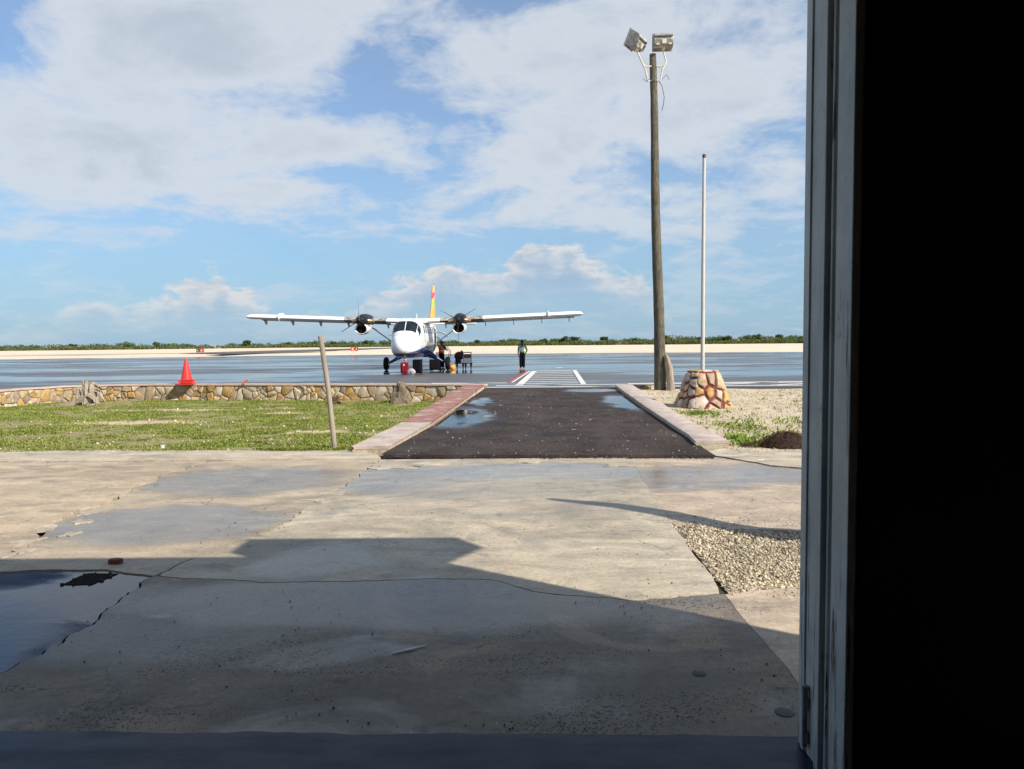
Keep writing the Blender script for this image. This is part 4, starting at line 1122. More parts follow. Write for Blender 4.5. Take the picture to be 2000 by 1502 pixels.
mt_wing = wing_mat()
for s in (1, -1):
    b = MB(); rs = []
    for x, k in [(.0, 1), (.8, 1), (1.5, 1), (2.6, 1), (4.1, 1), (7.9, 1), (9.45, 1), (9.75, .88), (9.88, .6), (9.93, .2)]:
        rs.append([(s * x, WY + CH * (.5 + (u - .5) * (k * .3 + .7)), WZ + x * DH + CH * 1.0 * v * k) for u, v in AF])
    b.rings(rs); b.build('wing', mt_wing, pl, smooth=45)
    # trailing flap panel, seam fence and hinge brackets
    b = MB(); fx = 7.9; cz = WZ + fx * DH
    pr_ = [(WY - .13 + .0, cz - .02), (WY - .08, cz + .16), (WY + .2, cz + .27), (WY + .9, cz + .30), (WY + .95, cz + .2), (WY + .4, cz - .14), (WY + .05, cz - .17)]
    b.rings([[(s * fx + d, y, z) for y, z in pr_] for d in (-.02, .02)]); b.build('wing_fence', mt_white, pl)
    for hx in (1.75, 4.15, 5.85, 7.55, 9.2):
        b = MB(); z0 = WZ + hx * DH - .07; y0 = WY + CH * .72
        b.rings([[(s * hx - .02, y0 - .35, z0), (s * hx - .02, y0 + .35, z0 - .02), (s * hx - .02, y0 + .33, z0 - .30), (s * hx - .02, y0 + .16, z0 - .34)],
                 [(s * hx + .02, y0 - .35, z0), (s * hx + .02, y0 + .35, z0 - .02), (s * hx + .02, y0 + .33, z0 - .30), (s * hx + .02, y0 + .16, z0 - .34)]])
        b.build('flap_bracket', mt_strut, pl)
    b = MB(); b.box((s * 5.6, WY + CH * .93, WZ + 5.6 * DH - .10), (7.9, .42, .06), Matrix.Rotation(-s * math.atan(DH), 3, 'Y') @ Matrix.Rotation(R(-8), 3, 'X')); b.build('flap', mt_wing, pl, bevel=.012)
    # strut
    b = MB(); A = Vector((s * .78, WY + .75, 1.28)); B = Vector((s * 3.05, WY + .70, WZ + .06)); b.tube([A, A.lerp(B, .5), B], [.075, .075, .07], 10, flat=.45); b.build('wing_strut', mt_strut, pl, smooth=60)
    # engine
    ex, ez = s * 2.78, WZ + .06
    nac = [(-1.62, .17, 0), (-1.58, .22, 0), (-1.35, .30, 0), (-1.0, .36, .0), (-.5, .40, .02), (.2, .40, .04), (1.0, .34, .08), (1.9, .2, .12), (2.5, .06, .14)]
    b = MB(); b.rings([[(ex + r * math.cos(a) * .95, WY + y, ez + dz + r * math.sin(a)) for a in [2 * math.pi * j / 24 for j in range(24)]] for y, r, dz in nac])
    nc = b.build('nacelle', mt_black, pl, smooth=50)
    # chin intake
    zi = ez - .47
    b = MB(); b.rings([[(ex + r * math.cos(a), WY + y, zi + dz + r * math.sin(a) * .9) for a in [2 * math.pi * j / 20 for j in range(20)]] for y, r, dz in [(-1.18, .29, .0), (-1.30, .31, 0), (-1.32, .34, 0), (-1.2, .37, 0), (-.6, .40, .05), (.2, .34, .16), (.8, .16, .28)]], False, True); b.build('intake_cowl', mt_white, pl, smooth=50)
    b = MB(); b.lathe([(.30, -.02), (.02, .0)], 20, (ex, WY - 1.1, zi), 'Y'); b.build('intake_mouth', mt_dark, pl)
    for q in (1, -1):
        b = MB(); b.tube([(ex + q * .28, WY - .9, ez + .02), (ex + q * .46, WY - .80, ez), (ex + q * .56, WY - .60, ez - .02)], [.10, .11, .12], 12); b.build('exhaust_stub', mt_copper, nc, smooth=60)
    b = MB(); b.lathe([(.03, -.30), (.10, -.26), (.16, -.14), (.19, .02), (.19, .10)], 16, (ex, WY - 1.66, ez), 'Y'); pr0 = b.build('propeller', mt_black, pl, smooth=50)
    for a0 in ((92, 212, -28) if s == -1 else (31, 152, 271)):
        a = R(a0); ax_ = Vector((math.cos(a), 0, math.sin(a))); tw = Vector((-math.sin(a), 0, math.cos(a))); cen = Vector((ex, WY - 1.72, ez)); b = MB(); rs = []
        for rr_, w_, th_, pit in [(.12, .04, .04, 76), (.3, .055, .026, 80), (.55, .085, .016, 84), (.9, .09, .011, 87), (1.14, .08, .009, 88), (1.22, .04, .006, 88)]:
            u = tw * math.cos(R(pit)) + Vector((0, 1, 0)) * math.sin(R(pit)); v = u.cross(ax_)
            rs.append([cen + ax_ * rr_ + u * w_, cen + ax_ * rr_ + v * th_, cen + ax_ * rr_ - u * w_, cen + ax_ * rr_ - v * th_])
        b.rings(rs); b.build('blade', mt_chrome if (s == -1 and a0 == 92) else mt_black, pr0, smooth=60)
    # main gear
    gx, gy = s * 1.86, 6.05
    b = MB(); b.tube([(s * .3, gy - .1, 1.06), (s * .8, gy - .05, .96), (s * 1.15, gy, .74), (s * 1.68, gy, .44)], [.34, .27, .15, .075], 14, flat=.8); b.build('gear_leg', mt_navy, pl, smooth=60)
    b = MB(); b.lathe([(.16, -.13), (.30, -.135), (.375, -.10), (.40, -.04), (.40, .04), (.375, .10), (.30, .135), (.16, .13)], 28, (gx, gy, .40), 'X'); wh = b.build('wheel', mt_rubber, pl, smooth=40)
    b = MB(); b.lathe([(.03, -.145), (.155, -.12), (.155, .12), (.03, .145)], 16, (gx, gy, .40), 'X'); b.build('hub', mt_steel, wh, smooth=40)
    b = MB(); b.tube([(s * .62, gy - 1.2, 1.0), (s * 1.05, gy - 1.2, .62)], .015, 6); b.build('belly_rod', mt_strut, pl)
# wing centre fairing, antennas, nose gear
b = MB(); b.rings([[(x, WY + y, z) for x, z in ((-.80, 2.78), (.80, 2.78), (.74, 2.96 + h), (-.74, 2.96 + h))] for y, h in ((-.5, 0.01), (.0, .10), (.7, .14), (1.8, .05), (2.6, .01))]); b.build('wing_fairing', mt_white, pl, bevel=.05)
for (x, y, h) in [(.32, 4.1, .36), (.05, 3.4, .12), (-.25, 3.2, .10)]:
    b = MB(); b.rings([[(x - .012, y - .09, 2.93), (x + .012, y - .09, 2.93), (x + .012, y + .09, 2.93), (x - .012, y + .09, 2.93)], [(x - .008, y - .01, 2.95 + h), (x + .008, y - .01, 2.95 + h), (x + .008, y + .08, 2.95 + h), (x - .008, y + .08, 2.95 + h)]]); b.build('antenna', mt_white, pl)
b = MB(); b.tube([(0, 1.62, .95), (0, 1.55, .62), (0, 1.5, .45)], [.07, .055, .05], 10); b.build('nose_leg', mt_white, pl, smooth=60)
for q in (-.16, .16):
    b = MB(); b.tube([(q, 1.5, .50), (q, 1.5, .24)], .025, 8); b.build('nose_fork', mt_white, pl)
b = MB(); b.box((0, 1.5, .51), (.38, .1, .07)); b.build('fork_bridge', mt_white, pl, bevel=.02)
b = MB(); b.lathe([(.10, -.10), (.21, -.11), (.25, -.06), (.26, 0), (.25, .06), (.21, .11), (.10, .10)], 22, (0, 1.5, .26), 'X'); b.build('nose_wheel', mt_rubber, pl, smooth=40)
b = MB(); b.tube([(-.80, 3.0, 2.05), (-.98, 2.9, 2.06), (-1.0, 2.6, 2.06)], .014, 6); b.build('pitot_tube', mt_strut, pl)


def fin_mat():
    m, t, b = newmat('tail_paint'); p = t.objco(); x, y, z = t.sep(p)
    k = t.math('SUBTRACT', z, t.math('MULTIPLY', t.math('SUBTRACT', y, 12.6), .28))
    c = t.mix(t.sm(k, 2.8, 5.6), (.80, .36, .01), (.82, .48, .015))
    for a, e, col in [(4.46, 4.80, (.70, .05, .16)), (3.94, 4.22, (.30, .50, .10))]:
        c = t.mix(t.math('MULTIPLY', t.math('GREATER_THAN', k, a), t.math('LESS_THAN', k, e)), c, col)
    c = t.mix(t.math('MULTIPLY', t.math('LESS_THAN', t.vmath('LENGTH', t.vmath('SUBTRACT', t.comb(0.0, y, z), (0.0, 14.6, 3.95))), .22), 1.0), c, (.05, .18, .55))
    t.set(b.inputs['Base Color'], c); b.inputs['Roughness'].default_value = .3
    return m


mt_fin = fin_mat()
b = MB(); rs = []
for z, y0, y1, th in [(2.55, 11.6, 15.2, .15), (3.0, 12.3, 15.4, .14), (4.2, 13.25, 15.3, .115), (5.4, 14.1, 15.2, .085), (5.75, 14.4, 15.15, .05)]:
    rs.append([(0, y0, z), (th * .7, y0 + .12 * (y1 - y0), z), (th, y0 + .4 * (y1 - y0), z), (.01, y1, z), (-.01, y1, z), (-th, y0 + .4 * (y1 - y0), z), (-th * .7, y0 + .12 * (y1 - y0), z)])
b.rings(rs); fn = b.build('tail_fin', mt_fin, pl, smooth=40)
b = MB(); b.rings([[(-.012, 14.5, 5.74), (.012, 14.5, 5.74), (.012, 14.7, 5.74), (-.012, 14.7, 5.74)], [(-.01, 14.55, 5.84), (.01, 14.55, 5.84), (.01, 14.66, 5.84), (-.01, 14.66, 5.84)]]); b.build('beacon', M('beacon_red', (.2, .03, .03), .3), fn)
b = MB(); b.tube([(-.22, 14.5, 5.28), (0, 14.3, 5.30), (.22, 14.5, 5.28)], .012, 6); b.build('tail_aerial', mt_strut, fn)
b = MB(); b.rings([[(x, 13.2 + abs(x) * .07 + 1.25 * u * (1 - abs(x) * .08), 2.98 + 1.1 * v) for u, v in AF] for x in (-3.1, -3.0, -.05, .05, 3.0, 3.1)]); b.build('tailplane', mt_white, pl, smooth=45)

# folding airstair and open door at the rear of the cabin
st = empty('airstair', None, None); st.parent = pl; st.name = 'airstair'
for q in (8.35, 9.35):
    b = MB(); b.tube([(.86, q, 1.05), (1.65, q, .28)], .03, 8); b.build('stringer', mt_black, st)
    b = MB(); b.tube([(.86, q, 2.05), (1.35, q, 1.55), (1.72, q, 1.10), (1.62, q, .35)], .02, 8); b.build('handrail', mt_black, st)
for k in range(4):
    f = k / 3; b = MB(); b.box((.98 + .58 * f, 8.85, .93 - .56 * f), (.26, .98, .03)); b.build('step', mt_steel, st)
b = MB(); b.tube([(.84, 8.2, 2.30), (1.15, 8.15, 2.34), (1.45, 8.15, 2.24), (1.72, 8.15, 2.02)], [.05, .055, .055, .04], 8); b.build('open_door_edge', M('door_trim', (.36, .33, .31), .5), pl, smooth=60)

# ------------------------------------------------------------------ people
def skin(name, pts, edges, rads, m, parent=None, root=0, sub=1):
    me = bpy.data.meshes.new(name); me.from_pydata([Vector(p) for p in pts], edges, []); me.update(); me.materials.append(m)
    o = obj(name, me, None, parent); md = o.modifiers.new('skin', 'SKIN'); md.use_smooth_shade = True
    if not me.skin_vertices: return o
    for i, r_ in enumerate(rads):
        sv_ = me.skin_vertices[0].data[i]; sv_.radius = r_ if isinstance(r_, tuple) else (r_, r_); sv_.use_root = (i == root)
    s_ = o.modifiers.new('sub', 'SUBSURF'); s_.levels = sub; s_.render_levels = sub + 1
    return o


mt_skin = M('dark_skin', (.028, .014, .009), .6, .12, 12, spec=.2)
mt_hair = M('black_hair', (.008, .007, .006), .7, .3, 40, .5, 90)


def person(label, loc, rz, shirt, vest, trousers, shoes, arms, capm=None, h=1.0, parent_z=0):
    root = empty('person', label, 'person', loc, rz)
    root.scale = (h, h, h)
    # facing -y; x positive is the person's left
    (le, lw), (re, rw) = arms
    P = [(0, .01, .95), (0, .0, 1.10), (0, .0, 1.28), (0, .01, 1.42), (0, .0, 1.50), (0, -.01, 1.56), (0, -.015, 1.66), (0, -.005, 1.745),
         (.17, .01, 1.42), le, lw, (-.17, .01, 1.42), re, rw,
         (.09, .01, .90), (.10, -.01, .50), (.10, .02, .09), (.115, -.11, .04),
         (-.09, .01, .90), (-.10, -.01, .50), (-.10, .02, .09), (-.115, -.11, .04)]
    E = [(0, 1), (1, 2), (2, 3), (3, 4), (4, 5), (5, 6), (6, 7), (3, 8), (8, 9), (9, 10), (3, 11), (11, 12), (12, 13), (0, 14), (14, 15), (15, 16), (16, 17), (0, 18), (18, 19), (19, 20), (20, 21)]
    Rr_ = [(.13, .10), (.125, .10), (.145, .105), (.12, .09), .055, .062, (.082, .095), (.055, .07), .065, .047, .034, .065, .047, .034, .085, .062, .042, .035, .085, .062, .042, .035]
    body = skin('body', P, E, Rr_, mt_skin, root)
    # hands: palm, four fingers and a thumb
    for w_, e_, sgn in ((lw, le, 1), (rw, re, -1)):
        w_, e_ = Vector(w_), Vector(e_); d = (w_ - e_).normalized(); side = d.cross(Vector((1, 0, 0)) if abs(d.x) < .8 else Vector((0, 0, 1))).normalized()
        hp = [w_ + d * .0, w_ + d * .085]; he = [(0, 1)]; hr = [.026, (.036, .02)]
        for k, L_ in enumerate((.065, .078, .072, .055)):
            o_ = side * (.027 - .018 * k); i0 = len(hp)
            hp += [w_ + d * (.095) + o_, w_ + d * (.095 + L_ * .55) + o_ + Vector((-sgn * .004, -.006, 0)), w_ + d * (.095 + L_) + o_ + Vector((-sgn * .014, -.016, 0))]; hr += [.0095, .009, .008]; he += [(1, i0), (i0, i0 + 1), (i0 + 1, i0 + 2)]
        i0 = len(hp); hp += [w_ + d * .04 + side * .035, w_ + d * .085 + side * .055]; hr += [.011, .009]; he += [(0, i0), (i0, i0 + 1)]
        skin('hand', hp, he, hr, mt_skin, root)
    # head details
    b = MB(); b.rings([[(r * math.cos(a), -.012 + r * 1.12 * math.sin(a), z) for a in [2 * math.pi * j / 14 for j in range(14)]] for z, r in [(1.685, .092), (1.72, .094), (1.755, .082), (1.785, .055), (1.80, .012)]])
    b.v = [(x, y + (.02 if z < 1.70 else .005), z) for x, y, z in b.v]; b.build('hair' if not capm else 'cap', capm or mt_hair, root, smooth=70)
    if capm:
        b = MB(); b.prism([(-.07, -.09), (.07, -.09), (.05, -.20), (-.05, -.20)], 1.70, 1.712); b.build('cap_peak', capm, root)
    b = MB(); b.tube([(0, -.10, 1.665), (0, -.125, 1.635), (0, -.105, 1.625)], [.010, .014, .010], 6); b.build('nose', mt_skin, root, smooth=70)
    for s in (-1, 1):
        b = MB(); b.lathe([(.004, -.012), (.012, 0), (.004, .012)], 8, (s * .032, -.098, 1.672), 'X'); b.build('eye', M('eye_white', (.5, .48, .45), .3), root)
        b = MB(); b.tube([(s * .084, .0, 1.69), (s * .097, .012, 1.665), (s * .086, .0, 1.635)], [.008, .016, .008], 6); b.build('ear', mt_skin, root, smooth=70)
    # clothing
    mid = lambda a, c, f: tuple(Vector(a).lerp(Vector(c), f))
    skin('shirt', [(0, .01, .98), (0, .0, 1.12), (0, .0, 1.28), (0, .01, 1.415), (0, .0, 1.475), (.175, .01, 1.42), mid((.17, .01, 1.42), le, .75), (-.175, .01, 1.42), mid((-.17, .01, 1.42), re, .75)],
         [(0, 1), (1, 2), (2, 3), (3, 4), (3, 5), (5, 6), (3, 7), (7, 8)], [(.155, .12), (.15, .12), (.165, .125), (.13, .10), .065, .082, .078, .082, .078], shirt, root, 2)
    skin('trousers', [(0, .01, 1.06), (0, .01, .92), (.085, .01, .84), (.09, -.01, .5), (.085, .015, .10), (-.085, .01, .84), (-.09, -.01, .5), (-.085, .015, .10)],
         [(0, 1), (1, 2), (2, 3), (3, 4), (1, 5), (5, 6), (6, 7)], [(.162, .13), (.175, .14), .12, .10, .092, .12, .10, .092], trousers, root)
    for s in (-1, 1):
        b = MB(); b.rings([[(s * .105 + w * math.cos(a), -.03 + y + .02 * math.sin(a), .0 + hh * (.5 + .5 * math.sin(a))) for a in [2 * math.pi * j / 10 for j in range(10)]] for y, w, hh in [(.11, .03, .07), (.08, .045, .10), (0, .048, .10), (-.08, .05, .075), (-.14, .045, .055), (-.165, .02, .03)]]); b.build('shoe', shoes, root, smooth=60)
    if vest:
        b = MB(); rs = []
        prof = [(1.00, .185, .15), (1.15, .18, .15), (1.30, .195, .155), (1.40, .175, .14), (1.475, .12, .10)]
        for (z, rx, ry) in prof:
            op = .75 - .3 * (z - 1.0)
            angs = [-math.pi / 2 + op + (2 * math.pi - 2 * op) * k / 20 for k in range(21)]
            rs.append([(rx * math.cos(a), .005 + ry * math.sin(a), z) for a in angs])
        b.rings(rs, closed=False); vo = b.build('vest', vest, root, smooth=60); sd = vo.modifiers.new('solid', 'SOLIDIFY'); sd.thickness = .012
        b = MB(); rs2 = [[(x * 1.03, y * 1.03, 1.12 + k * .05) for x, y, z in rs[1]] for k in (0, 1)]; b.rings(rs2, closed=False); b.build('reflective_band', M('reflective_tape', (.6, .6, .58), .3), root)
    return root


mt_shirt = M('blue_shirt', (.20, .27, .42), .8, .12, 12); mt_vest = M('lime_vest', (.42, .62, .02), .6, .1, 10)
mt_trouser = M('dark_trousers', (.006, .006, .009), .85, .2, 12, spec=.1); mt_tan = M('tan_shoes', (.35, .13, .05), .6, .2, 10)
mt_orange = M('orange_vest', (.85, .12, .02), .6, .12, 10); mt_bluecap = M('blue_cap', (.02, .18, .42), .6, .1)
person('man in blue shirt and open lime vest standing on the wet apron', (.63, 44.7, .17), R(-12), mt_shirt, mt_vest, mt_trouser, mt_tan,
       (((.30, .05, 1.17), (.22, -.03, .97)), ((-.25, .03, 1.15), (-.24, -.02, .90))), h=.985)
person('person in orange vest and blue cap reaching towards the airplane cabin door', (-4.32, 45.6, .17), R(150), M('navy_shirt', (.02, .03, .06), .8), mt_orange, mt_trouser, M('black_shoes', (.015, .015, .015), .5),
       (((.24, -.16, 1.25), (.16, -.40, 1.22)), ((-.24, -.14, 1.22), (-.14, -.38, 1.16))), mt_bluecap)

# ------------------------------------------------------------------ luggage and trolley
def suitcase(label, loc, rz, w, d, h, m, handle=True, tagm=None):
    root = empty('suitcase', label, 'suitcase', loc, rz)
    b = MB(); b.box((0, 0, h / 2 + .05), (w, d, h)); b.build('shell', m, root, bevel=.04)
    b = MB(); b.box((0, -d / 2 - .012, h * .55), (w * .78, .03, h * .6)); b.build('pocket', m, root, bevel=.012)
    if handle:
        b = MB(); b.tube([(-w * .26, .02, h + .03), (-w * .26, .02, h + .13), (-w * .16, .02, h + .20), (w * .16, .02, h + .20), (w * .26, .02, h + .13), (w * .26, .02, h + .03)], .016, 8); b.build('handle', mt_steel, root, smooth=60)
    for q in (-1, 1):
        b = MB(); b.lathe([(.045, -.02), (.045, .02)], 12, (q * w * .36, 0, .045), 'X'); b.build('wheel', mt_rubber, root)
    if tagm:
        b = MB(); b.box((-.05, -d / 2 - .032, h * .86), (.05, .008, .08)); b.build('tag', tagm, root)
    return root


mt_red_case = M('red_fabric', (.17, .005, .012), .7, .2, 14, .3, 90, spec=.15); mt_black_case = M('black_fabric', (.006, .006, .008), .8, .25, 14, .3, 90, spec=.1)
suitcase('dark red upright suitcase on the apron below the airplane nose', (-5.56, 38.3, .17), R(14), .40, .26, .58, mt_red_case, True, mt_white)
suitcase('tall black suitcase standing right of the white bag under the airplane nose', (-4.93, 38.6, .17), R(-10), .46, .28, .72, mt_black_case, False)
b = MB(); rs = []
for k, (z, r) in enumerate([(.0, .16), (.06, .20), (.14, .20), (.22, .17), (.28, .12), (.31, .03)]):
    rs.append([(r * 1.15 * math.cos(a) * (1 + .4 * mnoise.noise((math.cos(a) * 3, math.sin(a) * 3, k))), r * .8 * math.sin(a) * (1 + .4 * mnoise.noise((math.cos(a) * 3, math.sin(a) * 3, k + 9))), z) for a in [2 * math.pi * j / 18 for j in range(18)]])
b.rings(rs); hb = empty('carry_bag', 'small white patterned bag between the red and black suitcases', 'bag', (-5.22, 38.25, .172))
b.build('body', M('white_patterned_cloth', (.36, .33, .36), .8, .3, 8, .5, 20, dirt=(.08, .06, .12), dirtamt=1.0, dscale=7), hb, smooth=30)
b = MB(); b.tube([(-.12, 0, .24), (-.09, 0, .34), (.0, 0, .37), (.09, 0, .34), (.12, 0, .24)], .012, 8); b.build('strap', mt_black, hb, smooth=60)
suitcase('black boxy bag in the shade behind the right main wheel leg', (-4.50, 43.2, .17), R(8), .62, .5, .62, mt_black_case, False)
bar = empty('tow_bar', 'dark low tow bar lying on the apron under the airplane belly', 'tow bar', (-5.1, 42.9, .17))
b = MB(); b.tube([(-.55, 0, .06), (.45, .1, .06)], .035, 8); b.build('shaft', mt_black, bar)
b = MB(); b.tube([(-.12, .05, .0), (-.12, .05, .72)], .03, 8); b.build('prop_stand', mt_black, bar)
b = MB(); b.box((.45, .1, .06), (.16, .1, .09)); b.build('hitch', mt_black, bar, bevel=.01)
b = MB(); b.lathe([(.02, .0), (.16, .02), (.21, .10), (.20, .20), (.14, .28), (.02, .30)], 16)
oc = b.build('orange_tank', M('orange_plastic', (.72, .30, .04), .5, .15, 8), smooth=50, loc=(-3.62, 44.9, .172)); tag(oc, 'round orange container on the apron beside the right main wheel', 'container')
b2 = MB(); b2.lathe([(.04, .29), (.05, .32), (.02, .34)], 12); b2.build('lid', mt_black, oc)

ct = empty('ground_power_cart', 'black four legged cart carrying an engine unit to the right of the airplane', 'cart', (-3.05, 46.6, .17), R(4))
b = MB(); b.box((0, 0, .335), (1.14, .62, .05)); b.build('deck', mt_black, ct, bevel=.008)
for (x, y) in [(-.40, -.24), (-.02, .24), (.14, -.24), (.48, .2)]:
    lg = MB(); lg.tube([(x, y, .32), (x, y, .12)], [.065, .06], 8); lo = lg.build('leg', mt_black, ct)
    b = MB(); b.lathe([(.05, -.03), (.09, -.03), (.09, .03), (.05, .03)], 14, (x, y, .09), 'X'); b.build('caster', mt_rubber, lo)
for (x, y) in [(0, -.25), (.5, -.25), (0, .25), (.5, .25)]:
    b = MB(); b.tube([(x, y, .36), (x, y, .98), (x + (-.03 if x > .1 else .03), y, 1.02)], .022, 8); b.build('frame_post', mt_strut, ct)
b = MB(); b.box((.25, 0, 1.02), (.54, .54, .05)); b.build('top_cover', mt_black, ct, bevel=.02)
b = MB(); b.box((.25, 0, .80), (.44, .42, .22)); b.build('engine_block', M('rust_brown_metal', (.16, .09, .06), .6, .3, 8), ct, bevel=.02)
b = MB(); b.box((.25, -.02, .53), (.46, .44, .22)); b.build('battery_box', mt_white, ct, bevel=.012)
b = MB(); b.box((.25, 0, .68), (.54, .5, .025)); b.build('shelf', mt_black, ct)
b = MB(); b.tube([(-.30, 0, .36), (-.30, 0, .62), (-.28, 0, .70)], [.22, .22, .12], 14); b.build('fuel_tank', mt_black, ct, smooth=50)
b = MB(); b.tube([(-.14, -.20, .37), (-.14, -.20, .58)], .055, 10); b.build('filter_can', mt_steel, ct)
b = MB(); b.rings([[(-.26 + r * 1.2 * math.cos(a), r * math.sin(a), z) for a in [2 * math.pi * j / 12 for j in range(12)]] for z, r in [(.60, .18), (.70, .25), (.88, .25), (1.0, .19), (1.08, .05)]]); b.build('cable_bundle', M('maroon_cover', (.06, .012, .014), .8, .3, 8, .6, 30), ct, smooth=40)
b = MB(); b.tube([(-.06, 0, .7), (-.1, 0, 1.06), (-.08, 0, 1.14)], [.07, .08, .05], 10); b.build('exhaust', mt_black, ct, smooth=60)

# ------------------------------------------------------------------ cones stacked on the wall, sticks and posts
mt_cone = M('red_orange_plastic', (.72, .035, .03), .45, .12, 5, .1, 20)
cn = empty('traffic_cone', 'tall red traffic cone with several square bases stacked under it on the wall', 'cone', (-12.12, 27.52, .305), R(8))
b = MB(); b.lathe([(.20, .17), (.195, .20), (.045, .94), (.035, .97), (.02, .975)], 24); b.build('body', mt_cone, cn, smooth=40)
for k in range(4):
    b = MB(); b.box((0, 0, .022 + k * .052), (.52 - .01 * (k % 2), .50, .034), Matrix.Rotation(R(k * 3 - 4), 3, 'Z')); b.build('base', mt_cone, cn, bevel=.012)
b = MB(); b.tube([(0, 0, .0), (.14, -.02, .09), (.24, -.04, .16)], [.04, .036, .03], 10)
tag(b.build('orange_stick', M('faded_orange', (.68, .16, .09), .6, .15), smooth=60, loc=(-9.95, 27.2, .33)), 'short faded orange stick lying on the wall top', 'stick')
b = MB(); b.tube([(-2.93, 12.15, -.1), (-3.02, 12.15, .95), (-3.135, 12.15, 1.87)], [.042, .041, .041], 18)
po = b.build('leaning_post', mat_wood('greyed_steel', (.24, .20, .155), (.34, .295, .235), (.12, .095, .07), 2, .6, .35), smooth=50); tag(po, 'bare leaning grey post at the lawn edge left of the path', 'post')
b = MB(); b.tube([(-5.78, 12.13, -.05), (-5.78, 12.13, .095)], [.035, .034], 14)
tag(b.build('pipe_stub', M('grey_pipe', (.52, .54, .56), .5, .15), smooth=50), 'short grey pipe stub standing at the lawn edge', 'pipe')

# ------------------------------------------------------------------ driftwood stumps
mt_drift = mat_wood('bleached_driftwood', (.24, .20, .15), (.42, .36, .28), (.045, .032, .022), 2, .8, 1.6)
mt_darkstump = mat_wood('dark_stump_wood', (.10, .08, .055), (.26, .21, .15), (.015, .012, .009), 2, .9, 1.6)


def wob(path, k, seed):
    return [(x + k * mnoise.noise((i * 1.3, seed, 0)), y + k * mnoise.noise((i * 1.1, seed, 5)), z + .5 * k * mnoise.noise((i * 1.2, seed, 9))) for i, (x, y, z) in enumerate(path)]


def roots(name, limbs, m, loc, label, jit=.3, ridge=.16):
    b = MB()
    for i, (path, rad) in enumerate(limbs):
        P2 = []; R2 = []
        for k in range(len(path) - 1):
            for f in (0, .34, .67): P2.append(tuple(Vector(path[k]).lerp(Vector(path[k + 1]), f))); R2.append(rad[k] + (rad[k + 1] - rad[k]) * f)
        P2.append(path[-1]); R2.append(rad[-1])
        b.tube(wob(P2, .035, i * 3.3), R2, 20, jit * .4, .85, seed=i, ridge=ridge, nr=3 + i % 2, twist=.35)
    o = b.build(name, m, smooth=55, loc=loc); return tag(o, label, 'stump')


roots('driftwood_stump', [
    ([(.02, 0, -.05), (.02, 0, .30), (-.04, 0, .62), (-.10, 0, .90)], [.17, .14, .085, .02]), ([(.02, -.06, .02), (.06, -.04, .35), (.02, 0, .70), (.03, 0, .93)], [.13, .11, .07, .02]), ([(.14, .04, .0), (.18, .03, .36), (.20, .02, .66), (.24, .02, .78)], [.17, .16, .12, .05]),
    ([(-.14, .05, .0), (-.28, .05, .25), (-.33, .05, .48), (-.29, .05, .64)], [.12, .11, .075, .02]), ([(-.02, -.12, .30), (-.18, -.16, .10), (-.55, -.14, .0), (-1.2, -.08, -.05), (-1.7, -.05, -.06)], [.11, .10, .085, .055, .02]),
    ([(.14, -.1, .34), (.36, -.12, .20), (.44, -.1, .04), (.25, -.2, -.05), (.0, -.24, -.06)], [.09, .085, .075, .06, .03]), ([(.22, .05, .5), (.40, .05, .44), (.52, 0, .28), (.66, 0, .05)], [.075, .06, .05, .025]),
    ([(.2, .04, .62), (.34, .04, .70), (.42, .04, .60)], [.075, .05, .015]), ([(.24, .04, .52), (.42, .02, .52), (.5, 0, .44)], [.05, .04, .012]), ([(-.1, -.1, .12), (-.4, -.28, .0), (-.9, -.34, -.05)], [.075, .06, .025])],
    mt_drift, (-14.75, 25.55, -.26), 'bleached twisted driftwood stump with spreading roots against the wall')
roots('cut_stump', [([(0, 0, -.1), (0, 0, .15), (.02, 0, .40), (.03, 0, .57), (.03, 0, .60)], [.40, .30, .255, .25, .20]), ([(-.2, -.08, .1), (-.36, -.14, -.02), (-.5, -.2, -.1)], [.10, .08, .04]), ([(.22, -.1, .1), (.36, -.16, -.03), (.48, -.2, -.1)], [.12, .08, .04]), ([(.0, -.2, .12), (.05, -.36, -.06), (.1, -.4, -.1)], [.11, .08, .04])],
      mt_darkstump, (-3.85, 25.2, -.28), 'thick sawn stump with one dark side against the wall right of the leaning post', .2)
roots('rotten_stump', [([(0, 0, -.1), (0, 0, .06), (-.02, 0, .20)], [.16, .12, .06]), ([(-.05, 0, .05), (-.22, -.05, .02), (-.3, -.05, -.05)], [.07, .05, .02]), ([(.06, 0, .05), (.2, -.06, .06), (.27, -.06, -.04)], [.07, .05, .02]), ([(.05, 0, .1), (.12, 0, .26), (.1, 0, .3)], [.06, .04, .01])],
      M('rotten_wood', (.07, .045, .03), .9, .4, 10, .8, 30), (-6.05, 25.1, -.27), 'small dark rotten stump at the wall foot beside the leaning post', .4)

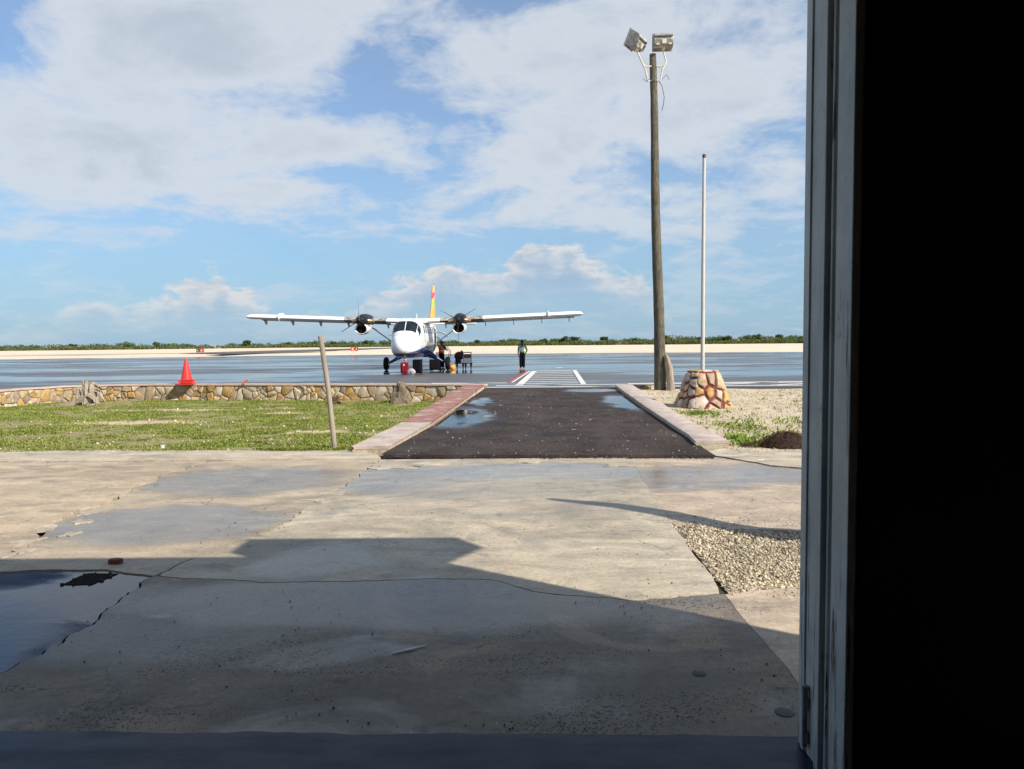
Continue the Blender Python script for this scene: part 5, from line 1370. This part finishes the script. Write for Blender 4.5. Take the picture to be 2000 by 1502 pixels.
# ------------------------------------------------------------------ heap of brown litter, brick bit, small things on the concrete
hp_ = empty('leaf_heap', 'dark brown heap of dried roots and litter by the door frame', 'heap', (4.45, 11.95, .0))
b = MB(); rs = []
for k, (z, r) in enumerate([(0, 1.0), (.06, .9), (.13, .72), (.19, .48), (.225, .2), (.235, .03)]):
    rs.append([(.43 * r * math.cos(a) * (1 + .2 * mnoise.noise((math.cos(a) * 2, math.sin(a) * 2, k * .3))), .30 * r * math.sin(a), z * (1 + .25 * mnoise.noise((math.cos(a) * 3, math.sin(a) * 3, 2)))) for a in [2 * math.pi * j / 22 for j in range(22)]])
b.rings(rs); b.build('core', M('dark_humus', (.035, .018, .012), .95, .4, 14, 1.0, 45), hp_, smooth=50)
NB = 2200; V = []; F = []
for i in range(NB):
    a = rnd.random() * 6.283; r = rnd.random() ** .5; left = rnd.random() < .22
    x, y = (.50 * r * math.cos(a), .35 * r * math.sin(a)); z = .235 * (1 - r ** 2.2) + .005
    if left: x, y, z = -.50 + .26 * r * math.cos(a), -.02 + .12 * math.sin(a) * r, .075 * (1 - r * r) + .004
    L_ = rnd.uniform(.02, .07); t_ = rnd.random() * 6.283; dz = rnd.uniform(-.02, .03); w = rnd.uniform(.002, .006); n0_ = len(V)
    V += [(x, y, z), (x + math.cos(t_) * L_ * .5 - w * math.sin(t_), y + math.sin(t_) * L_ * .5 + w * math.cos(t_), z + dz + .008), (x + math.cos(t_) * L_, y + math.sin(t_) * L_, z + dz), (x + math.cos(t_) * L_ * .5 + w * math.sin(t_), y + math.sin(t_) * L_ * .5 - w * math.cos(t_), z + dz + .004)]
    F.append((n0_, n0_ + 1, n0_ + 2, n0_ + 3))
lo = obj('dry_litter', np_mesh('dry_litter', V, F, mt_dry), None, hp_); lo['kind'] = 'stuff'
b = MB(); b.prism([(-.055, -.02), (.01, -.035), (.055, -.012), (.05, .022), (-.01, .035), (-.05, .02)], .0, .038)
tag(b.build('brick_chip', M('brick_red', (.16, .05, .03), .8, .3, 30, .6, 60), loc=(-3.16, 5.79, .003), bevel=.008), 'small red brick fragment lying on the concrete at the left', 'brick')
b = MB(); b.tube([(-.68, 4.02, .006), (-.60, 4.06, .008), (-.50, 4.13, .006)], [.004, .007, .003], 6); tag(b.build('white_splinter', M('splinter_white', (.7, .7, .68), .6)), 'thin white splinter lying on the shaded concrete', 'splinter')
for (x, y, r, lab) in [(.96, 3.75, .035, 'small dark round stud in the shaded concrete farther from the door frame'), (1.25, 3.34, .045, 'larger dark round stud in the concrete close to the door frame')]:
    b = MB(); b.lathe([(r, -.01), (r, .003), (r * .8, .005)], 18, (x, y, 0)); tag(b.build('metal_stud', M('stud_iron', (.05, .05, .055), .6, .3, 30, .3, 60), smooth=40), lab, 'stud')

# ------------------------------------------------------------------ runway signs
mt_sred = M('sign_red', (.62, .02, .02), .45, .05); mt_sblack = M('sign_black', (.012, .012, .012), .5); mt_syel = M('sign_yellow', (.85, .68, .08), .5); mt_swhite = M('sign_white', (.82, .80, .78), .5)


def runway_sign(label, loc, flip):
    s = -1 if flip else 1; root = empty('runway_sign', label, 'sign', loc)
    b = MB(); b.box((-.28 * s, 0, .52), (.84, .16, .62)); b.build('red_panel', mt_sred, root, bevel=.02)
    b = MB(); b.box((.42 * s, 0, .52), (.54, .16, .62)); b.build('black_panel', mt_sblack, root, bevel=.02)
    for x in (-.5, .5):
        b = MB(); b.box((x, 0, .10), (.06, .06, .24)); b.build('leg', mt_strut, root)
    cu = bpy.data.curves.new('letter', 'FONT'); cu.body = 'A'; cu.size = .52; cu.extrude = .006; cu.align_x = 'CENTER'; cu.align_y = 'CENTER'; cu.materials.append(mt_syel); cu.offset = .012
    o = bpy.data.objects.new('letter_outline', cu); C.objects.link(o); lm = bpy.data.meshes.new_from_object(o.evaluated_get(bpy.context.evaluated_depsgraph_get()))
    bpy.data.objects.remove(o); o = obj('letter', lm, None, root, (.42 * s, -.09, .50), (R(90), 0, 0))
    # two pale strokes, too far off to read
    for x in (-.36, -.20):
        b = MB(); b.box((x * s + 0.0, -.088, .52), (.10, .012, .32)); b.build('stroke', mt_swhite, root)
    return root


runway_sign('red and black runway sign at the left with the black end on its left', (-58.3, 138.5, .40), True)
runway_sign('red and black runway sign nearer the airplane with the black end on its right', (-30.0, 141, .40), False)

# ------------------------------------------------------------------ scrub on the horizon
def belt(x):
    return np.interp(x, [-420, -300, -215, -150, -60, 60, 200, 420], [300, 330, 380, 450, 470, 455, 450, 440])


def leaf_cloud(blobs, n, size, seed):
    r = np.random.default_rng(seed); B = np.array(blobs); vol = B[:, 3] * B[:, 4] * B[:, 5]; idx = r.choice(len(B), n, p=vol / vol.sum())
    d = r.normal(size=(n, 3)); d /= np.linalg.norm(d, axis=1)[:, None]; rad = r.random(n) ** .28
    c = B[idx, :3] + d * rad[:, None] * B[idx, 3:6]; c[:, 2] = np.maximum(c[:, 2], .05)
    u = r.normal(size=(n, 3)); u /= np.linalg.norm(u, axis=1)[:, None]; v = np.cross(u, r.normal(size=(n, 3))); v /= np.linalg.norm(v, axis=1)[:, None]
    s = size * r.uniform(.6, 1.3, n)[:, None]
    V = np.stack([c - u * s, c + v * s * .6, c + u * s, c - v * s * .6], 1).reshape(-1, 3); return V, np.arange(4 * n).reshape(-1, 4)


for name, mm, dep, hh, seed, lab in [('scrub_belt', mt_scrub2, 0, (1.8, 3.0), 1, 'low olive scrub running along the far edge of the sand'), ('scrub_wood', mt_scrub, 14, (3.0, 5.0), 2, 'darker green scrub behind, forming the horizon line')]:
    r = random.Random(seed); bl = []
    for i in range(900):
        x = r.uniform(-430, 430); right = max(0, min(1, (x + 260) / 420)); h = r.uniform(*hh) * (.62 + .5 * right) * (1 + .45 * fbm(x, 0, .035, 3, 4 + seed))
        y = belt(x) + dep + r.uniform(-4, 8); w = r.uniform(1.6, 4.2); bl.append((x, y, .3 + h * .45, w, w * .9, h * .55))
    V, F = leaf_cloud(bl, 110000, .42, seed); o = obj(name, np_mesh(name, V, F, mm)); tag(o, lab, 'scrub', None, 'stuff')
protos = []
for k in range(4):
    r = random.Random(40 + k); bl = [(r.uniform(-.9, .9) * (1 + k * .2), r.uniform(-.8, .8), r.uniform(1.9, 3.4), r.uniform(.6, 1.2), r.uniform(.6, 1.1), r.uniform(.4, .8)) for _ in range(7 + k)]
    V, F = leaf_cloud(bl, 900, .26, 60 + k); cm = np_mesh('crown', V, F, mt_scrub)
    b = MB(); b.tube([(0, 0, -.3), (.08, 0, .9), (-.05, .05, 1.9), (.1, 0, 2.8)], [.16, .12, .08, .03], 7); b.tube([(.05, 0, 1.0), (.5, .1, 1.8), (.8, .1, 2.5)], [.08, .05, .02], 6); b.tube([(0, 0, 1.2), (-.5, -.1, 2.0), (-.7, 0, 2.6)], [.07, .05, .02], 6)
    protos.append((cm, b.mesh('trunk', 60)))
TREES = [(-288, 1.0), (-262, 1.15), (-226, .95), (-196, 1.1), (-160, 1.25), (-139, 1.0), (-112, 1.0), (-93, 1.2), (-68, 1.05), (-22, 1.15), (-6, 1.1), (20, 1.2), (33, 1.5), (39, 1.55), (58, 1.5), (76, 1.2), (95, 1.45), (118, 1.3), (134, 1.4), (152, 1.6), (166, 1.45), (180, 1.3)]
ORD = ['first', 'second', 'third', 'fourth', 'fifth', 'sixth', 'seventh', 'eighth', 'ninth', 'tenth', 'eleventh', 'twelfth', 'thirteenth', 'fourteenth', 'fifteenth', 'sixteenth', 'seventeenth', 'eighteenth', 'nineteenth', 'twentieth', 'twenty-first', 'twenty-second']
mt_trunk = M('scrub_trunk', (.10, .08, .06), .9, .2)
for i, (x, s) in enumerate(TREES):
    t_ = empty('bush_tree', 'small tree rising above the horizon scrub, %s from the left' % ORD[i], 'tree', (x, belt(x) + 8, .15), i * 1.7, 'small trees in the horizon scrub'); t_.scale = (s * 1.15, s * 1.15, s)
    cm, tm = protos[i % 4]; obj('crown', cm, None, t_); obj('trunk', tm, mt_trunk, t_)
